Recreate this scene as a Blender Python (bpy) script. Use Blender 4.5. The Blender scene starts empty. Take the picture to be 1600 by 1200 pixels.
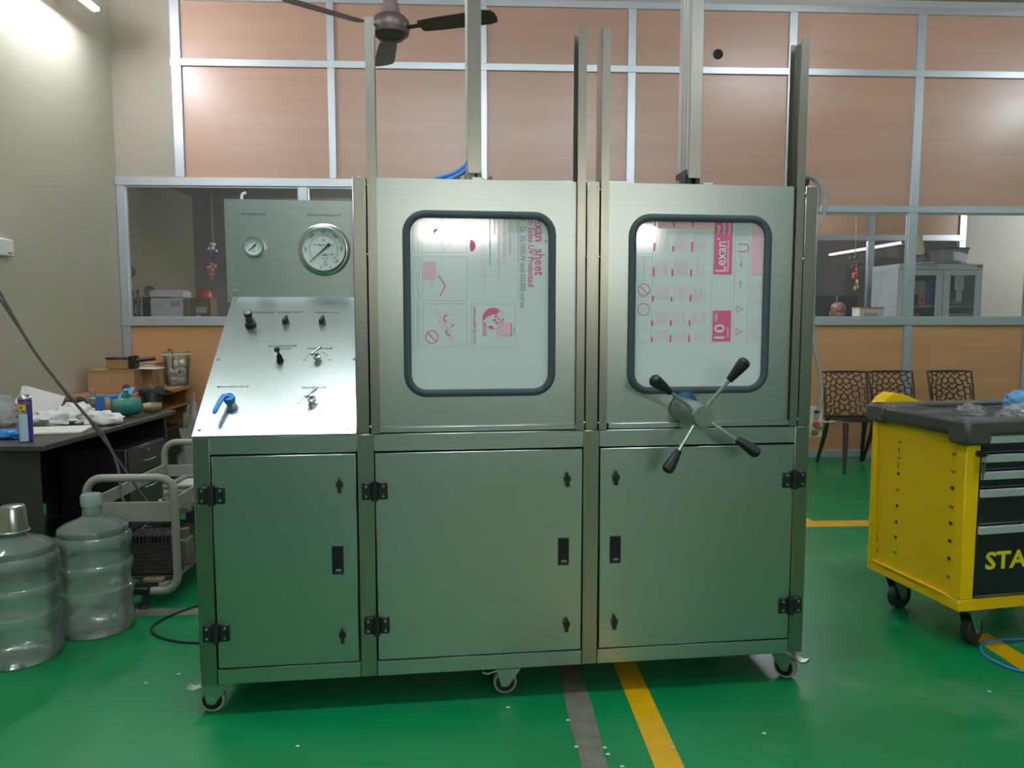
import bpy, bmesh, math, random
from mathutils import Vector, Matrix, noise
R = math.radians
scene = bpy.context.scene
col = scene.collection
random.seed(7)

# ------------------------------------------------------------------ camera, world, exposure
cd = bpy.data.cameras.new('camera'); cam = bpy.data.objects.new('camera', cd); col.objects.link(cam)
cam.location = (0, 0, 1.45); cam.rotation_euler = (R(90 - 5.15), 0, R(-2.83))
cd.sensor_width = 36; cd.lens = 27; cd.clip_start = 0.05; cd.clip_end = 100
scene.camera = cam
w = bpy.data.worlds.new('world'); scene.world = w; w.use_nodes = True
w.node_tree.nodes['Background'].inputs[0].default_value = (.6, .7, .8, 1)
w.node_tree.nodes['Background'].inputs[1].default_value = 0.05
vs = scene.view_settings
vs.view_transform = 'Standard'; vs.look = 'None'; vs.gamma = 1; vs.use_curve_mapping = False
vs.exposure = 0.95
scene.cycles.use_denoising = True
scene.cycles.max_bounces = 10; scene.cycles.transparent_max_bounces = 16
scene.cycles.sample_clamp_indirect = 6
TUBE = 62.0          # emission of the LED battens

# ------------------------------------------------------------------ materials
def lin(c):
    f = lambda v: v / 12.92 if v <= .04045 else ((v + .055) / 1.055) ** 2.4
    return tuple(f(v / 255) for v in c) + (1,)
MATS = {}
def mat(name, rgb, rough=.5, metal=0, var=0.0, vscale=(6, 6, 6), rvar=0.0, bump=0.0, bscale=(40, 40, 40), coat=0, spec=.5, rgb2=None, wear=None):
    if name in MATS: return MATS[name]
    m = bpy.data.materials.new(name); m.use_nodes = True; MATS[name] = m
    nt = m.node_tree; b = nt.nodes['Principled BSDF']
    b.inputs['Base Color'].default_value = lin(rgb); b.inputs['Roughness'].default_value = rough
    b.inputs['Metallic'].default_value = metal; b.inputs['Coat Weight'].default_value = coat
    b.inputs['Specular IOR Level'].default_value = spec
    def noise_node(scale, s=1.0, detail=4):
        tc = nt.nodes.new('ShaderNodeTexCoord'); mp = nt.nodes.new('ShaderNodeMapping')
        mp.inputs['Scale'].default_value = scale
        n = nt.nodes.new('ShaderNodeTexNoise'); n.inputs['Scale'].default_value = s; n.inputs['Detail'].default_value = detail
        nt.links.new(tc.outputs['Object'], mp.inputs['Vector']); nt.links.new(mp.outputs['Vector'], n.inputs['Vector'])
        return n
    if var or rgb2 or rvar:
        n = noise_node(vscale)
    if var or rgb2:
        mx = nt.nodes.new('ShaderNodeMix'); mx.data_type = 'RGBA'
        a = lin(rgb)
        c2 = lin(rgb2) if rgb2 else tuple(v * (1 - var) for v in a[:3]) + (1,)
        mx.inputs[6].default_value = a; mx.inputs[7].default_value = c2
        ramp = nt.nodes.new('ShaderNodeMapRange'); ramp.inputs[1].default_value = .38; ramp.inputs[2].default_value = .62
        nt.links.new(n.outputs['Fac'], ramp.inputs[0]); nt.links.new(ramp.outputs[0], mx.inputs[0])
        out = mx.outputs[2]
        if wear:
            n2 = noise_node((1, 1, 1), wear[1], 8)
            r2 = nt.nodes.new('ShaderNodeMapRange'); r2.inputs[1].default_value = wear[2]; r2.inputs[2].default_value = wear[2] + .08
            r2.inputs[4].default_value = wear[3]
            m2 = nt.nodes.new('ShaderNodeMix'); m2.data_type = 'RGBA'; m2.inputs[7].default_value = lin(wear[0])
            nt.links.new(n2.outputs['Fac'], r2.inputs[0]); nt.links.new(r2.outputs[0], m2.inputs[0]); nt.links.new(out, m2.inputs[6])
            out = m2.outputs[2]
        nt.links.new(out, b.inputs['Base Color'])
    if rvar:
        rr = nt.nodes.new('ShaderNodeMapRange'); rr.inputs[3].default_value = rough - rvar; rr.inputs[4].default_value = rough + rvar
        nt.links.new(n.outputs['Fac'], rr.inputs[0]); nt.links.new(rr.outputs[0], b.inputs['Roughness'])
    if bump:
        nb = noise_node(bscale); bp = nt.nodes.new('ShaderNodeBump'); bp.inputs['Strength'].default_value = bump; bp.inputs['Distance'].default_value = .002
        nt.links.new(nb.outputs['Fac'], bp.inputs['Height']); nt.links.new(bp.outputs['Normal'], b.inputs['Normal'])
    return m
def emit(name, rgb, s):
    if name in MATS: return MATS[name]
    m = bpy.data.materials.new(name); m.use_nodes = True; MATS[name] = m
    b = m.node_tree.nodes['Principled BSDF']
    b.inputs['Base Color'].default_value = (.8, .8, .8, 1)
    b.inputs['Emission Color'].default_value = lin(rgb); b.inputs['Emission Strength'].default_value = s
    return m
def clear(name, rgb, body=.1, rough=.06, tint=(1, 1, 1), ior=1.45):
    """thin clear sheet: transparent + a little diffuse body + fresnel gloss"""
    if name in MATS: return MATS[name]
    m = bpy.data.materials.new(name); m.use_nodes = True; MATS[name] = m
    nt = m.node_tree; nt.nodes.remove(nt.nodes['Principled BSDF']); out = nt.nodes['Material Output']
    tr = nt.nodes.new('ShaderNodeBsdfTransparent'); tr.inputs[0].default_value = tuple(tint) + (1,)
    df = nt.nodes.new('ShaderNodeBsdfDiffuse'); df.inputs[0].default_value = lin(rgb)
    tl = nt.nodes.new('ShaderNodeBsdfTranslucent'); tl.inputs[0].default_value = lin(rgb)
    ad = nt.nodes.new('ShaderNodeMixShader'); ad.inputs[0].default_value = .5
    gl = nt.nodes.new('ShaderNodeBsdfGlossy'); gl.inputs['Roughness'].default_value = rough
    m1 = nt.nodes.new('ShaderNodeMixShader'); m1.inputs[0].default_value = body
    m2 = nt.nodes.new('ShaderNodeMixShader'); fr = nt.nodes.new('ShaderNodeFresnel'); fr.inputs[0].default_value = ior
    nt.links.new(df.outputs[0], ad.inputs[1]); nt.links.new(tl.outputs[0], ad.inputs[2])
    nt.links.new(tr.outputs[0], m1.inputs[1]); nt.links.new(ad.outputs[0], m1.inputs[2])
    nt.links.new(fr.outputs[0], m2.inputs[0]); nt.links.new(m1.outputs[0], m2.inputs[1]); nt.links.new(gl.outputs[0], m2.inputs[2])
    nt.links.new(m2.outputs[0], out.inputs[0])
    return m

STEEL = mat('brushed steel', (180, 188, 183), .33, 1, var=.025, vscale=(2, 2, 140), rvar=.015)
STEELV = mat('upright steel', (160, 158, 148), .30, 1, var=.05, vscale=(120, 120, 3), rvar=.04)
CHROME = mat('polished steel', (205, 208, 205), .22, 1)
ZINC = mat('zinc plate', (180, 190, 185), .35, 1)
ALU = mat('aluminium profile', (198, 202, 206), .38, .75)
BLACK = mat('black plastic', (28, 30, 32), .38)
RUBBER = mat('black rubber', (38, 44, 47), .55)
GASKET = mat('grey rubber gasket', (66, 78, 84), .5)
DARK = mat('dark void', (14, 15, 15), .7)
GREY = mat('grey plastic', (140, 140, 135), .5)
WHITE = mat('white plastic', (225, 225, 220), .4)
PAPER = mat('paper', (228, 228, 224), .8)
INK = mat('etched ink', (60, 66, 64), .6)
PINK = mat('pink print', (232, 108, 152), .5)
PALEPINK = mat('pale pink print', (238, 196, 210), .5)
GREYPRINT = mat('grey print', (158, 166, 168), .5)
FILM = mat('white protective film', (224, 233, 232), .10, coat=.3, spec=.6)
FLOORM = mat('green epoxy floor', (0, 126, 72), .36, rgb2=(2, 114, 64), vscale=(1.2, 1.2, 1.2), rvar=.05, spec=.38, wear=((96, 140, 104), 1.7, .585, .45))
YLINE = mat('yellow floor paint', (214, 164, 0), .35, var=.12, vscale=(9, 9, 9))
GSTRIP = mat('bare concrete', (112, 112, 96), .7, var=.25, vscale=(14, 14, 14), bump=.4)
CREAM = mat('cream painted plaster', (190, 181, 162), .6, var=.03, vscale=(2, 2, 2))
CEILM = mat('ceiling board', (168, 162, 156), .8)
LAM = mat('rose wood laminate', (180, 141, 120), .32, rgb2=(176, 135, 114), vscale=(.5, 2, 5), rvar=.02, spec=.8)
LAMLOW = mat('ochre wood laminate', (194, 146, 102), .34, rgb2=(188, 139, 95), vscale=(.5, 3, 6))
BROWNW = mat('brown room wall', (130, 100, 78), .5)
DARKDESK = mat('dark desk laminate', (64, 60, 54), .4, var=.15, vscale=(3, 20, 20))
WOODDESK = mat('oak laminate', (172, 126, 84), .4, rgb2=(154, 108, 70), vscale=(4, 1, 18))
CARD = mat('brown cardboard', (170, 132, 92), .8, var=.08)
YELLOW = mat('yellow powder coat', (250, 202, 0), .38)
TRAY = mat('charcoal tray plastic', (74, 76, 70), .5, bump=.3, bscale=(300, 300, 300))
CARTG = mat('grey cart paint', (142, 142, 130), .42)
FANB = mat('brown fan enamel', (78, 62, 58), .35)
BLUE = mat('blue plastic', (0, 130, 205), .35)
HOSEB = mat('blue hose', (70, 130, 200), .3)
GLASS = clear('window glass', (150, 155, 160), .06, .03)
JUG = clear('clear jug plastic', (192, 206, 196), .40, .10, (.95, .98, .96), 1.5)
TUBECLEAR = clear('clear tube', (220, 225, 225), .45, .1)
BAG = clear('clear bag', (225, 226, 222), .4, .15)
CHAIRB = mat('dark brown chair plastic', (38, 33, 32), .42)

# ------------------------------------------------------------------ mesh helpers
class B:
    def __init__(s, M=None): s.bm = bmesh.new(); s.M = M or Matrix()
    def v(s, p, M=None):
        p = Vector(p); p = (M @ p) if M else p
        return s.bm.verts.new(s.M @ p)
    def raw(s, vs_, fs, M=None):
        V = [s.v(p, M) for p in vs_]
        for f in fs:
            try: s.bm.faces.new([V[i] for i in f])
            except ValueError: pass
        return V
    def box(s, x0, x1, y0, y1, z0, z1, bev=0, M=None, seg=1):
        V = s.raw([(x0, y0, z0), (x1, y0, z0), (x1, y1, z0), (x0, y1, z0), (x0, y0, z1), (x1, y0, z1), (x1, y1, z1), (x0, y1, z1)],
                  [(0, 3, 2, 1), (4, 5, 6, 7), (0, 1, 5, 4), (1, 2, 6, 5), (2, 3, 7, 6), (3, 0, 4, 7)], M)
        if bev:
            es = set(e for v in V for e in v.link_edges)
            bmesh.ops.bevel(s.bm, geom=list(es), offset=bev, segments=seg, profile=.5, affect='EDGES')
        return s
    def cbox(s, c, d, bev=0, M=None):
        return s.box(c[0] - d[0] / 2, c[0] + d[0] / 2, c[1] - d[1] / 2, c[1] + d[1] / 2, c[2] - d[2] / 2, c[2] + d[2] / 2, bev, M)
    def rings(s, rings, closed=False, caps=True):
        n = len(rings[0]); RV = [[s.v(p) for p in r] for r in rings]
        for i in range(len(RV) - (0 if closed else 1)):
            a, b = RV[i], RV[(i + 1) % len(RV)]
            for j in range(n):
                try: s.bm.faces.new((a[j], a[(j + 1) % n], b[(j + 1) % n], b[j]))
                except ValueError: pass
        if caps and not closed:
            try: s.bm.faces.new(RV[0][::-1]); s.bm.faces.new(RV[-1])
            except ValueError: pass
        return s
    def tube(s, pts, r, n=8, closed=False, caps=True, sy=1.0):
        pts = [Vector(p) for p in pts]; N = len(pts); rr = r if isinstance(r, (list, tuple)) else [r] * N
        T = []
        for i in range(N):
            a = pts[(i - 1) % N] if (closed or i > 0) else pts[i]; b = pts[(i + 1) % N] if (closed or i < N - 1) else pts[i]
            T.append((b - a).normalized())
        up = Vector((0, 0, 1)) if abs(T[0].z) < .9 else Vector((0, 1, 0))
        u = (up - T[0] * up.dot(T[0])).normalized(); out = []
        for i in range(N):
            u = (u - T[i] * u.dot(T[i])).normalized(); v = T[i].cross(u)
            out.append([pts[i] + (u * math.cos(2 * math.pi * k / n) * sy + v * math.sin(2 * math.pi * k / n)) * rr[i] for k in range(n)])
        return s.rings(out, closed, caps)
    def cyl(s, p0, p1, r0, r1=None, n=16): return s.tube([p0, p1], [r0, r0 if r1 is None else r1], n)
    def lathe(s, prof, n=24, M=None, caps=True):
        M = M or Matrix()
        return s.rings([[M @ Vector((r * math.cos(2 * math.pi * k / n), r * math.sin(2 * math.pi * k / n), z)) for k in range(n)] for r, z in prof], False, caps)
    def prism(s, poly, h, M=None):
        M = M or Matrix(); n = len(poly)
        a = [s.v(M @ Vector((x, y, 0))) for x, y in poly]; b = [s.v(M @ Vector((x, y, h))) for x, y in poly]
        s.bm.faces.new(a[::-1]); s.bm.faces.new(b)
        for i in range(n): s.bm.faces.new((a[i], a[(i + 1) % n], b[(i + 1) % n], b[i]))
        return s
    def ball(s, c, r, n=10, m=6, sq=(1, 1, 1)):
        prof = [(max(1e-4, math.sin(math.pi * i / m)) * r, -math.cos(math.pi * i / m) * r) for i in range(m + 1)]
        return s.lathe(prof, n, Matrix.Translation(c) @ Matrix.Diagonal((sq[0], sq[1], sq[2], 1)))
    def text(s, body, size, M, align='c', wide=None, h=.0006, bold=.012):
        cu = bpy.data.curves.new('t', 'FONT'); cu.body = body; cu.size = size; cu.resolution_u = 2; cu.offset = size * bold
        ob = bpy.data.objects.new('t', cu); me = bpy.data.meshes.new_from_object(ob)
        co = [v.co.copy() for v in me.vertices]; x0 = min(c.x for c in co); x1 = max(c.x for c in co)
        y0 = min(c.y for c in co); y1 = max(c.y for c in co); k = wide / (x1 - x0) if wide else 1
        off = {'c': (x0 + x1) / 2, 'l': x0, 'r': x1}[align]
        s.raw([((c.x - off) * k, c.y - size * .35, h) for c in co], [tuple(p.vertices) for p in me.polygons], M)
        bpy.data.objects.remove(ob); bpy.data.curves.remove(cu); bpy.data.meshes.remove(me)
        return s
    def rect(s, x0, x1, y0, y1, M, h=.0004):
        s.raw([(x0, y0, h), (x1, y0, h), (x1, y1, h), (x0, y1, h)], [(0, 1, 2, 3)], M); return s
    def frame(s, x0, x1, y0, y1, M, t=.0012, h=.0005):
        s.rect(x0, x1, y0, y0 + t, M, h); s.rect(x0, x1, y1 - t, y1, M, h); s.rect(x0, x0 + t, y0, y1, M, h); s.rect(x1 - t, x1, y0, y1, M, h); return s
    def disc_ring(s, cx, cy, r0, r1, M, n=24, h=.0006, a0=0, a1=2 * math.pi):
        vs_ = []
        for k in range(n + 1):
            a = a0 + (a1 - a0) * k / n
            vs_ += [(cx + r0 * math.cos(a), cy + r0 * math.sin(a), h), (cx + r1 * math.cos(a), cy + r1 * math.sin(a), h)]
        s.raw(vs_, [(2 * k, 2 * k + 1, 2 * k + 3, 2 * k + 2) for k in range(n)], M); return s
    def line(s, a, b, t, M, h=.0007):
        a = Vector(a); b = Vector(b); d = (b - a).normalized(); n = Vector((-d.y, d.x)) * t / 2
        s.raw([(a.x - n.x, a.y - n.y, h), (b.x - n.x, b.y - n.y, h), (b.x + n.x, b.y + n.y, h), (a.x + n.x, a.y + n.y, h)], [(0, 1, 2, 3)], M); return s
    def build(s, name, m, parent=None, label=None, sharp=38, kind=None):
        bmesh.ops.recalc_face_normals(s.bm, faces=s.bm.faces)
        for f in s.bm.faces: f.smooth = True
        t = R(sharp)
        for e in s.bm.edges:
            if len(e.link_faces) == 2 and e.calc_face_angle(0) > t: e.smooth = False
        me = bpy.data.meshes.new(name); s.bm.to_mesh(me); s.bm.free(); me.materials.append(m)
        o = bpy.data.objects.new(name, me); col.objects.link(o)
        if parent: o.parent = parent
        if label: o['label'] = label
        if kind: o['kind'] = kind
        return o
def crumple(c, d, seed, amp=.25, n=20, m=10, freq=3.0, flat=True):
    """a crumpled lump: noisy flattened ball sitting on z = c.z"""
    b = B(); rs = []
    for i in range(m + 1):
        t = math.pi * i / m; ring = []
        for k in range(n):
            a = 2 * math.pi * k / n
            p = Vector((math.sin(t) * math.cos(a), math.sin(t) * math.sin(a), -math.cos(t)))
            q = 1 + amp * (noise.noise(p * freq + Vector((seed, 0, 0))) + .6 * abs(noise.noise(p * freq * 2.3 + Vector((0, seed, 0)))))
            z = p.z * q
            ring.append((c[0] + p.x * q * d[0] / 2, c[1] + p.y * q * d[1] / 2, c[2] + max(0.0, (z + .55)) * d[2] / 1.6 + (.0005 if z < -.55 else 0)))
        rs.append(ring)
    return b.rings(rs)
def thing(name, label, cat, loc=(0, 0, 0), rz=0, group=None, kind=None):
    o = bpy.data.objects.new(name, None); col.objects.link(o); o.location = loc; o.rotation_euler = (0, 0, R(rz)); o.empty_display_size = .1
    o['label'] = label; o['category'] = cat
    if group: o['group'] = group
    if kind: o['kind'] = kind
    return o
def tag(o, label, cat, group=None):
    o['label'] = label; o['category'] = cat
    if group: o['group'] = group
    return o
def dup(root, loc=None, rz=None, label=None, parent=None):
    r = root.copy(); col.objects.link(r)
    if loc is not None: r.location = loc
    if rz is not None: r.rotation_euler = (0, 0, R(rz))
    if label: r['label'] = label
    if parent: r.parent = parent
    for ch in root.children:
        c = ch.copy(); col.objects.link(c); c.parent = r
        for g in ch.children:
            d = g.copy(); col.objects.link(d); d.parent = c
    return r
def struct(o): o['kind'] = 'structure'; return o
def empty_struct(name, loc=(0, 0, 0)):
    o = bpy.data.objects.new(name, None); col.objects.link(o); o.location = loc; o.empty_display_size = .1; o['kind'] = 'structure'; return o
def smooth_path(pts, k=6):
    P = [Vector(p) for p in pts]; P = [P[0] * 2 - P[1]] + P + [P[-1] * 2 - P[-2]]; out = []
    for i in range(1, len(P) - 2):
        for j in range(k):
            t = j / k; a, b, c, d = P[i - 1:i + 3]
            out.append(.5 * ((2 * b) + (c - a) * t + (2 * a - 5 * b + 4 * c - d) * t * t + (3 * b - a - 3 * c + d) * t ** 3))
    out.append(P[-2]); return out
def rrect(x0, x1, y0, y1, r, n=6):
    out = []
    for cx, cy, a in ((x1 - r, y1 - r, 0), (x0 + r, y1 - r, 90), (x0 + r, y0 + r, 180), (x1 - r, y0 + r, 270)):
        for k in range(n + 1):
            t = R(a + 90 * k / n); out.append((cx + r * math.cos(t), cy + r * math.sin(t)))
    return out
FRONT = Matrix(((1, 0, 0, 0), (0, 0, -1, 0), (0, 1, 0, 0), (0, 0, 0, 1)))        # x right, y up, z towards -y
def front(x, y, z, rot=0): return Matrix.Translation((x, y, z)) @ FRONT @ Matrix.Rotation(R(rot), 4, 'Z')
def axisM(p, d):
    d = Vector(d).normalized(); return Matrix.Translation(p) @ d.to_track_quat('Z', 'Y').to_matrix().to_4x4()

# ------------------------------------------------------------------ light fittings (LED battens, one of them added)
def batten(loc, rz, label, axis_len=1.2, down=True, mount='ceiling', strength=None):
    t = thing('tube_light', label, 'lamp', loc, rz, 'white tube lights of the hall')
    b = B(); L = axis_len / 2
    b.box(-L - .02, L + .02, -.03, .03, 0, .045, .006); b.build('housing', WHITE, t)
    b = B(); b.cyl((-L, 0, -.02), (L, 0, -.02), .018, n=12)
    b.build('tube', emit('tube light %s' % (strength or 'std'), (236, 246, 255), TUBE * (strength or 1)), t)
    b = B(); b.box(-L - .02, -L, -.02, .02, -.04, 0, .004); b.build('end_holder', WHITE, t)
    b = B(); b.box(L, L + .02, -.02, .02, -.04, 0, .004); b.build('end_holder', WHITE, t)
    if mount == 'wall_x-':
        t.rotation_euler = (0, R(90), R(90)) if False else t.rotation_euler
    return t
ceil_spots = [(-.35, 2.12, 'just ahead of the steel test cabinet', 2.4), (-1.85, 2.1, 'added to brighten the left of the console', .6), (1.7, 2.3, 'ahead of the right end of the cabinet', 2.0), (3.6, 5.2, 'above the chairs', 1.0), (-1.0, .2, 'over the front of the hall, left one', .7),  # second tube is added so the left of the console reflects something bright
              (3.4, .2, 'over the front of the hall, right one', .7), (-1.0, -2.8, 'at the rear of the hall, left one', .8), (3.4, -2.8, 'at the rear of the hall, right one', .8)]
for x, y, wh, st in ceil_spots:
    batten((x, y, 4.45), 0, 'white tube light on the ceiling ' + wh, strength=st)
def wall_batten(x, y, z, label, side, strength):
    t = batten((x, y, z), 90, label, strength=strength)
    t.rotation_euler = (0, R(-90) * side, 0); t.rotation_euler = (Matrix.Rotation(R(90) * side, 4, 'Y') @ Matrix.Rotation(R(90), 4, 'Z')).to_euler()
    return t
lw = wall_batten(-3.38 + .195, 6.3, 4.02, 'glaring tube light high on the left wall by the corner', -1, 2.1)
b = B(); b.box(-.4, -.37, -.02, .02, .045, .195, .003); b.box(.37, .4, -.02, .02, .045, .195, .003); b.build('wall_arm', WHITE, lw)
wall_batten(-3.38 + .045, 3.3, 4.1, 'tube light high on the left wall, nearer the viewer', -1, 1.6)
wall_batten(6.95 - .045, 5.6, 4.05, 'tube light high on the right wall', 1, 1.5)
for x, lb in ((.97, 'wide flat lamp on the rear wall straight behind the viewer'), (3.4, 'wide flat lamp on the rear wall to the right of the viewer')):
    t = thing('wall_lamp', lb, 'lamp', (x, -5.36, 2.62))
    b = B(); b.box(-.58, .58, -.04, .03, -.17, .17, .008); b.build('housing', WHITE, t)
    b = B(); b.box(-.54, .54, .031, .036, -.12, .12); b.build('diffuser', emit('warm diffuser', (255, 250, 240), 24), t)

# ------------------------------------------------------------------ room shell
YB = 7.6
fl = struct(B().box(-3.6, 12, -5.6, 15.2, -.1, 0).build('floor', FLOORM))
b = B(); b.box(.575, .67, -5.3, 5.2, 0, .0012); b.build('painted_line', YLINE, fl)
b = B(); b.box(.67, 6.9, 5.05, 5.2, 0, .0012); b.build('painted_line', YLINE, fl)
b = B(); b.box(2.235, 2.34, -5.3, 3.28, 0, .0012); b.build('painted_line', YLINE, fl)
b = B(); b.box(2.27, 2.38, 5.2, 7.4, 0, .0012); b.build('painted_line', YLINE, fl)
def ragged(x0, x1, y0, y1, seed, ax):
    rnd = random.Random(seed); b = B(); n = 60; V = []
    for i in range(n + 1):
        t = i / n; j0 = rnd.uniform(-.006, .006); j1 = rnd.uniform(-.006, .006)
        if ax == 'y': V += [(x0 + j0, y0 + (y1 - y0) * t, .0010), (x1 + j1, y0 + (y1 - y0) * t, .0010)]
        else: V += [(x0 + (x1 - x0) * t, y0 + j0, .0010), (x0 + (x1 - x0) * t, y1 + j1, .0010)]
    b.raw(V, [(2 * i, 2 * i + 1, 2 * i + 3, 2 * i + 2) for i in range(n)]); return b
ragged(.34, .428, -5.3, 5.0, 3, 'y').build('bare_strip', GSTRIP, fl)
ragged(-3.3, -.9, 3.68, 3.77, 5, 'x').build('bare_strip', GSTRIP, fl)
b = B(); rnd = random.Random(11)
for px_, py_ in [(.33, 2.62), (.338, 2.45), (.432, 2.44), (.436, 2.4), (.34, 2.3), (.47, 2.33), (1.98, 2.75), (2.06, 2.66), (1.0, 2.5), (-.6, 2.5), (.12, 2.72), (-1.3, 2.98), (-1.2, 3.05), (.66, 2.43)]:
    b.box(px_ - .006, px_ + .007, py_ - .004, py_ + .006, .001, .004, .001)
b.build('paint_chips', mat('pale chips', (190, 205, 190), .7), fl, kind='stuff')
ce = struct(B().box(-3.6, 7.2, -5.6, YB + .1, 4.5, 4.6).build('ceiling', CEILM))
struct(B().box(-3.58, -3.38, -5.6, YB + .05, 0, 4.5).build('wall_left', CREAM))
struct(B().box(6.95, 7.15, -5.6, YB + .05, 0, 4.5).build('wall_right', MATS['pale cool plaster'] if 'pale cool plaster' in MATS else mat('pale cool plaster', (164, 186, 180), .7)))
struct(B().box(-3.6, 7.15, -5.6, -5.4, 0, 4.5).build('wall_front', mat('pale cool plaster', (162, 188, 186), .7)))
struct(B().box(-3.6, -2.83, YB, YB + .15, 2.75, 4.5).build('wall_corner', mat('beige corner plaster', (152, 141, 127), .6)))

wb = empty_struct('wall_back', (0, YB, 0))
def bar(name, x0, x1, z0, z1, d0=-.03, d1=.03, parent=wb, m=ALU, lips=True):
    b = B(); b.box(x0, x1, d0, d1, z0, z1, .003)
    return b.build(name, m, parent)
posts = [(-2.775, .09, 2.75, 4.42), (-1.34, .07, 2.75, 4.42), (.10, .07, 2.75, 4.42), (1.53, .08, 0, 4.42), (3.105, .08, 0, 4.42), (4.385, .09, 0, 4.42), (5.64, .09, 0, 4.42), (6.9, .08, 0, 4.42), (-3.335, .08, 0, 2.75), (-1.63, .085, 0, 2.67), (.10, .08, 0, 2.67)]
for x, ww, z0, z1 in posts: bar('post', x - ww / 2, x + ww / 2, z0, z1)
for x0, x1, z0, z1, d in [(-2.83, 6.95, 4.365, 4.43, -.034), (-2.83, 6.95, 3.775, 3.84, -.033), (-3.378, 1.57, 2.67, 2.748, -.036), (1.49, 6.95, 2.462, 2.53, -.034), (-3.378, 6.95, 1.345, 1.42, -.036), (-3.378, 6.95, .0, .075, -.034)]:
    bar('rail', x0, x1, z0, z1, d, .03)
def panel(x0, x1, z0, z1, m):
    b = B(); b.box(x0, x1, -.006, .012, z0, z1); b.build('panel', m, wb)
ux = [-2.775, -1.34, .10, 1.53, 3.105, 4.385, 5.64, 6.9]
for a, c in zip(ux[:-1], ux[1:]):
    panel(a, c, 3.8, 4.4, LAM); panel(a, c, 2.7 if a < 1.5 else 2.5, 3.8, LAM)
lx = [-3.335, -1.63, .10, 1.53, 3.105, 4.385, 5.64, 6.9]
for a, c in zip(lx[:-1], lx[1:]): panel(a, c, .04, 1.38, LAMLOW)
bar('cornice', -3.4, 6.95, 4.43, 4.5, -.02, .05, m=CEILM)
for i, (a, c) in enumerate(zip(lx[:-1], lx[1:])):
    z1 = 2.70 if a < 1.5 else 2.49
    wn = empty_struct('window_%d' % (i + 1), (0, YB, 0))
    b = B(); b.box(a + .03, c - .03, -.004, .002, 1.4, z1); b.build('pane', GLASS, wn)
    b = B()
    for q0, q1, r0, r1 in ((a + .036, c - .036, 1.418, 1.434), (a + .036, c - .036, z1 - .044, z1 - .028), (a + .036, a + .052, 1.434, z1 - .044), (c - .052, c - .036, 1.434, z1 - .044)):
        b.box(q0, q1, -.014, .014, r0, r1)
    b.build('window_bead', ALU, wn)
# grommet hole high on the partition, right of the tall lifting column
t = thing('cable_grommet', 'small round black cable hole in the upper partition panel beside the right lifting column', 'cable hole', (2.375, YB - .006, 3.965))
b = B(); b.disc_ring(0, 0, .03, .048, front(0, 0, 0)); b.tube([(.04 * math.cos(a), -.004, .04 * math.sin(a)) for a in [2 * math.pi * k / 20 for k in range(20)]], .009, 6, closed=True)
b.build('rim', BLACK, t); b = B(); b.cyl((0, -.004, 0), (0, -.001, 0), .036, n=20); b.build('bore', DARK, t)

# ---- offices behind the partition
struct(B().box(-3.6, 12, YB + .1, 15.2, 2.95, 3.05).build('ceiling.office', mat('office ceiling', (150, 140, 132), .8)))
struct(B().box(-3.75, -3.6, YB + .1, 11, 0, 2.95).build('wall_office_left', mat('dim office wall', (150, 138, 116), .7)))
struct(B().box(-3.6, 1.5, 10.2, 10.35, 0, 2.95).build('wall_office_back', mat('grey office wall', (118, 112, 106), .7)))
struct(B().box(1.4, 1.55, YB + .1, 15, 0, 2.95).build('wall_office_middle', CREAM))
struct(B().box(6.63, 12, 10.2, 10.35, 0, 2.95).build('wall_office_right', CREAM))
struct(B().box(11.8, 12, YB + .1, 10.2, 0, 2.95).build('wall_office_end', CREAM))
struct(B().box(1.5, 8, 15, 15.2, 0, 2.95).build('wall_far', BROWNW))
struct(B().box(6.6, 6.75, 10.35, 15, 0, 2.95).build('wall_far_right', BROWNW))
op = empty_struct('wall_office_partition', (0, 10.2, 0))
for x in (2.1, 3.72, 5.33): bar('post', x - .045, x + .045, 0, 2.95, parent=op)
bar('post', 6.54, 6.63, 0, 2.95, parent=op)
for z0, z1 in ((2.44, 2.52), (.85, .92), (0, .07)): bar('rail', 1.55, 6.6, z0, z1, -.034, .03, parent=op)
for a, c in ((1.55, 2.1), (2.1, 3.72), (3.72, 5.33), (5.33, 6.58)):
    b = B(); b.box(a, c, -.006, .01, 2.48, 2.94); b.build('panel', LAMLOW, op)
    b = B(); b.box(a, c, -.006, .01, .04, .88); b.build('panel', LAMLOW, op)
    b = B(); b.box(a + .03, c - .03, -.003, .003, .9, 2.46); b.build('pane', GLASS, op)
t = batten((6.55, 12.75, 2.55), 90, 'long thin tube light on the far brown wall seen through two panes', 2.4, strength=.02)
t.rotation_euler = (Matrix.Rotation(R(90), 4, 'Y') @ Matrix.Rotation(R(90), 4, 'Z')).to_euler()
for x, y, e, lb in ((3.0, 8.5, 2.6, 'tube light on the ceiling of the right office'), (8.2, 8.6, 2.6, 'tube light on the ceiling at the far end of the right office'), (3.9, 12.5, 1.2, 'tube light on the ceiling of the room beyond the office'), (-.3, 8.9, 3.5, 'tube light on the ceiling of the dim left office')):
    batten((x, y, 2.9), 0, lb, strength=e)

# ------------------------------------------------------------------ the stainless test cabinet
cab = thing('test_cabinet', 'large stainless steel test cabinet with two windowed lift doors and a sloping gauge console', 'machine', (-.2029, 2.7626, 0), 4.2)
D = .9
def P(name, m, fn, label=None, parent=cab, sharp=38, kind=None):
    b = B(); fn(b); return b.build(name, m, parent, label, sharp, kind)
def sbox(name, m, *a, bev=.003, parent=cab, label=None):
    b = B(); b.box(*a, bev); return b.build(name, m, parent, label)
pt = .058
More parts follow.
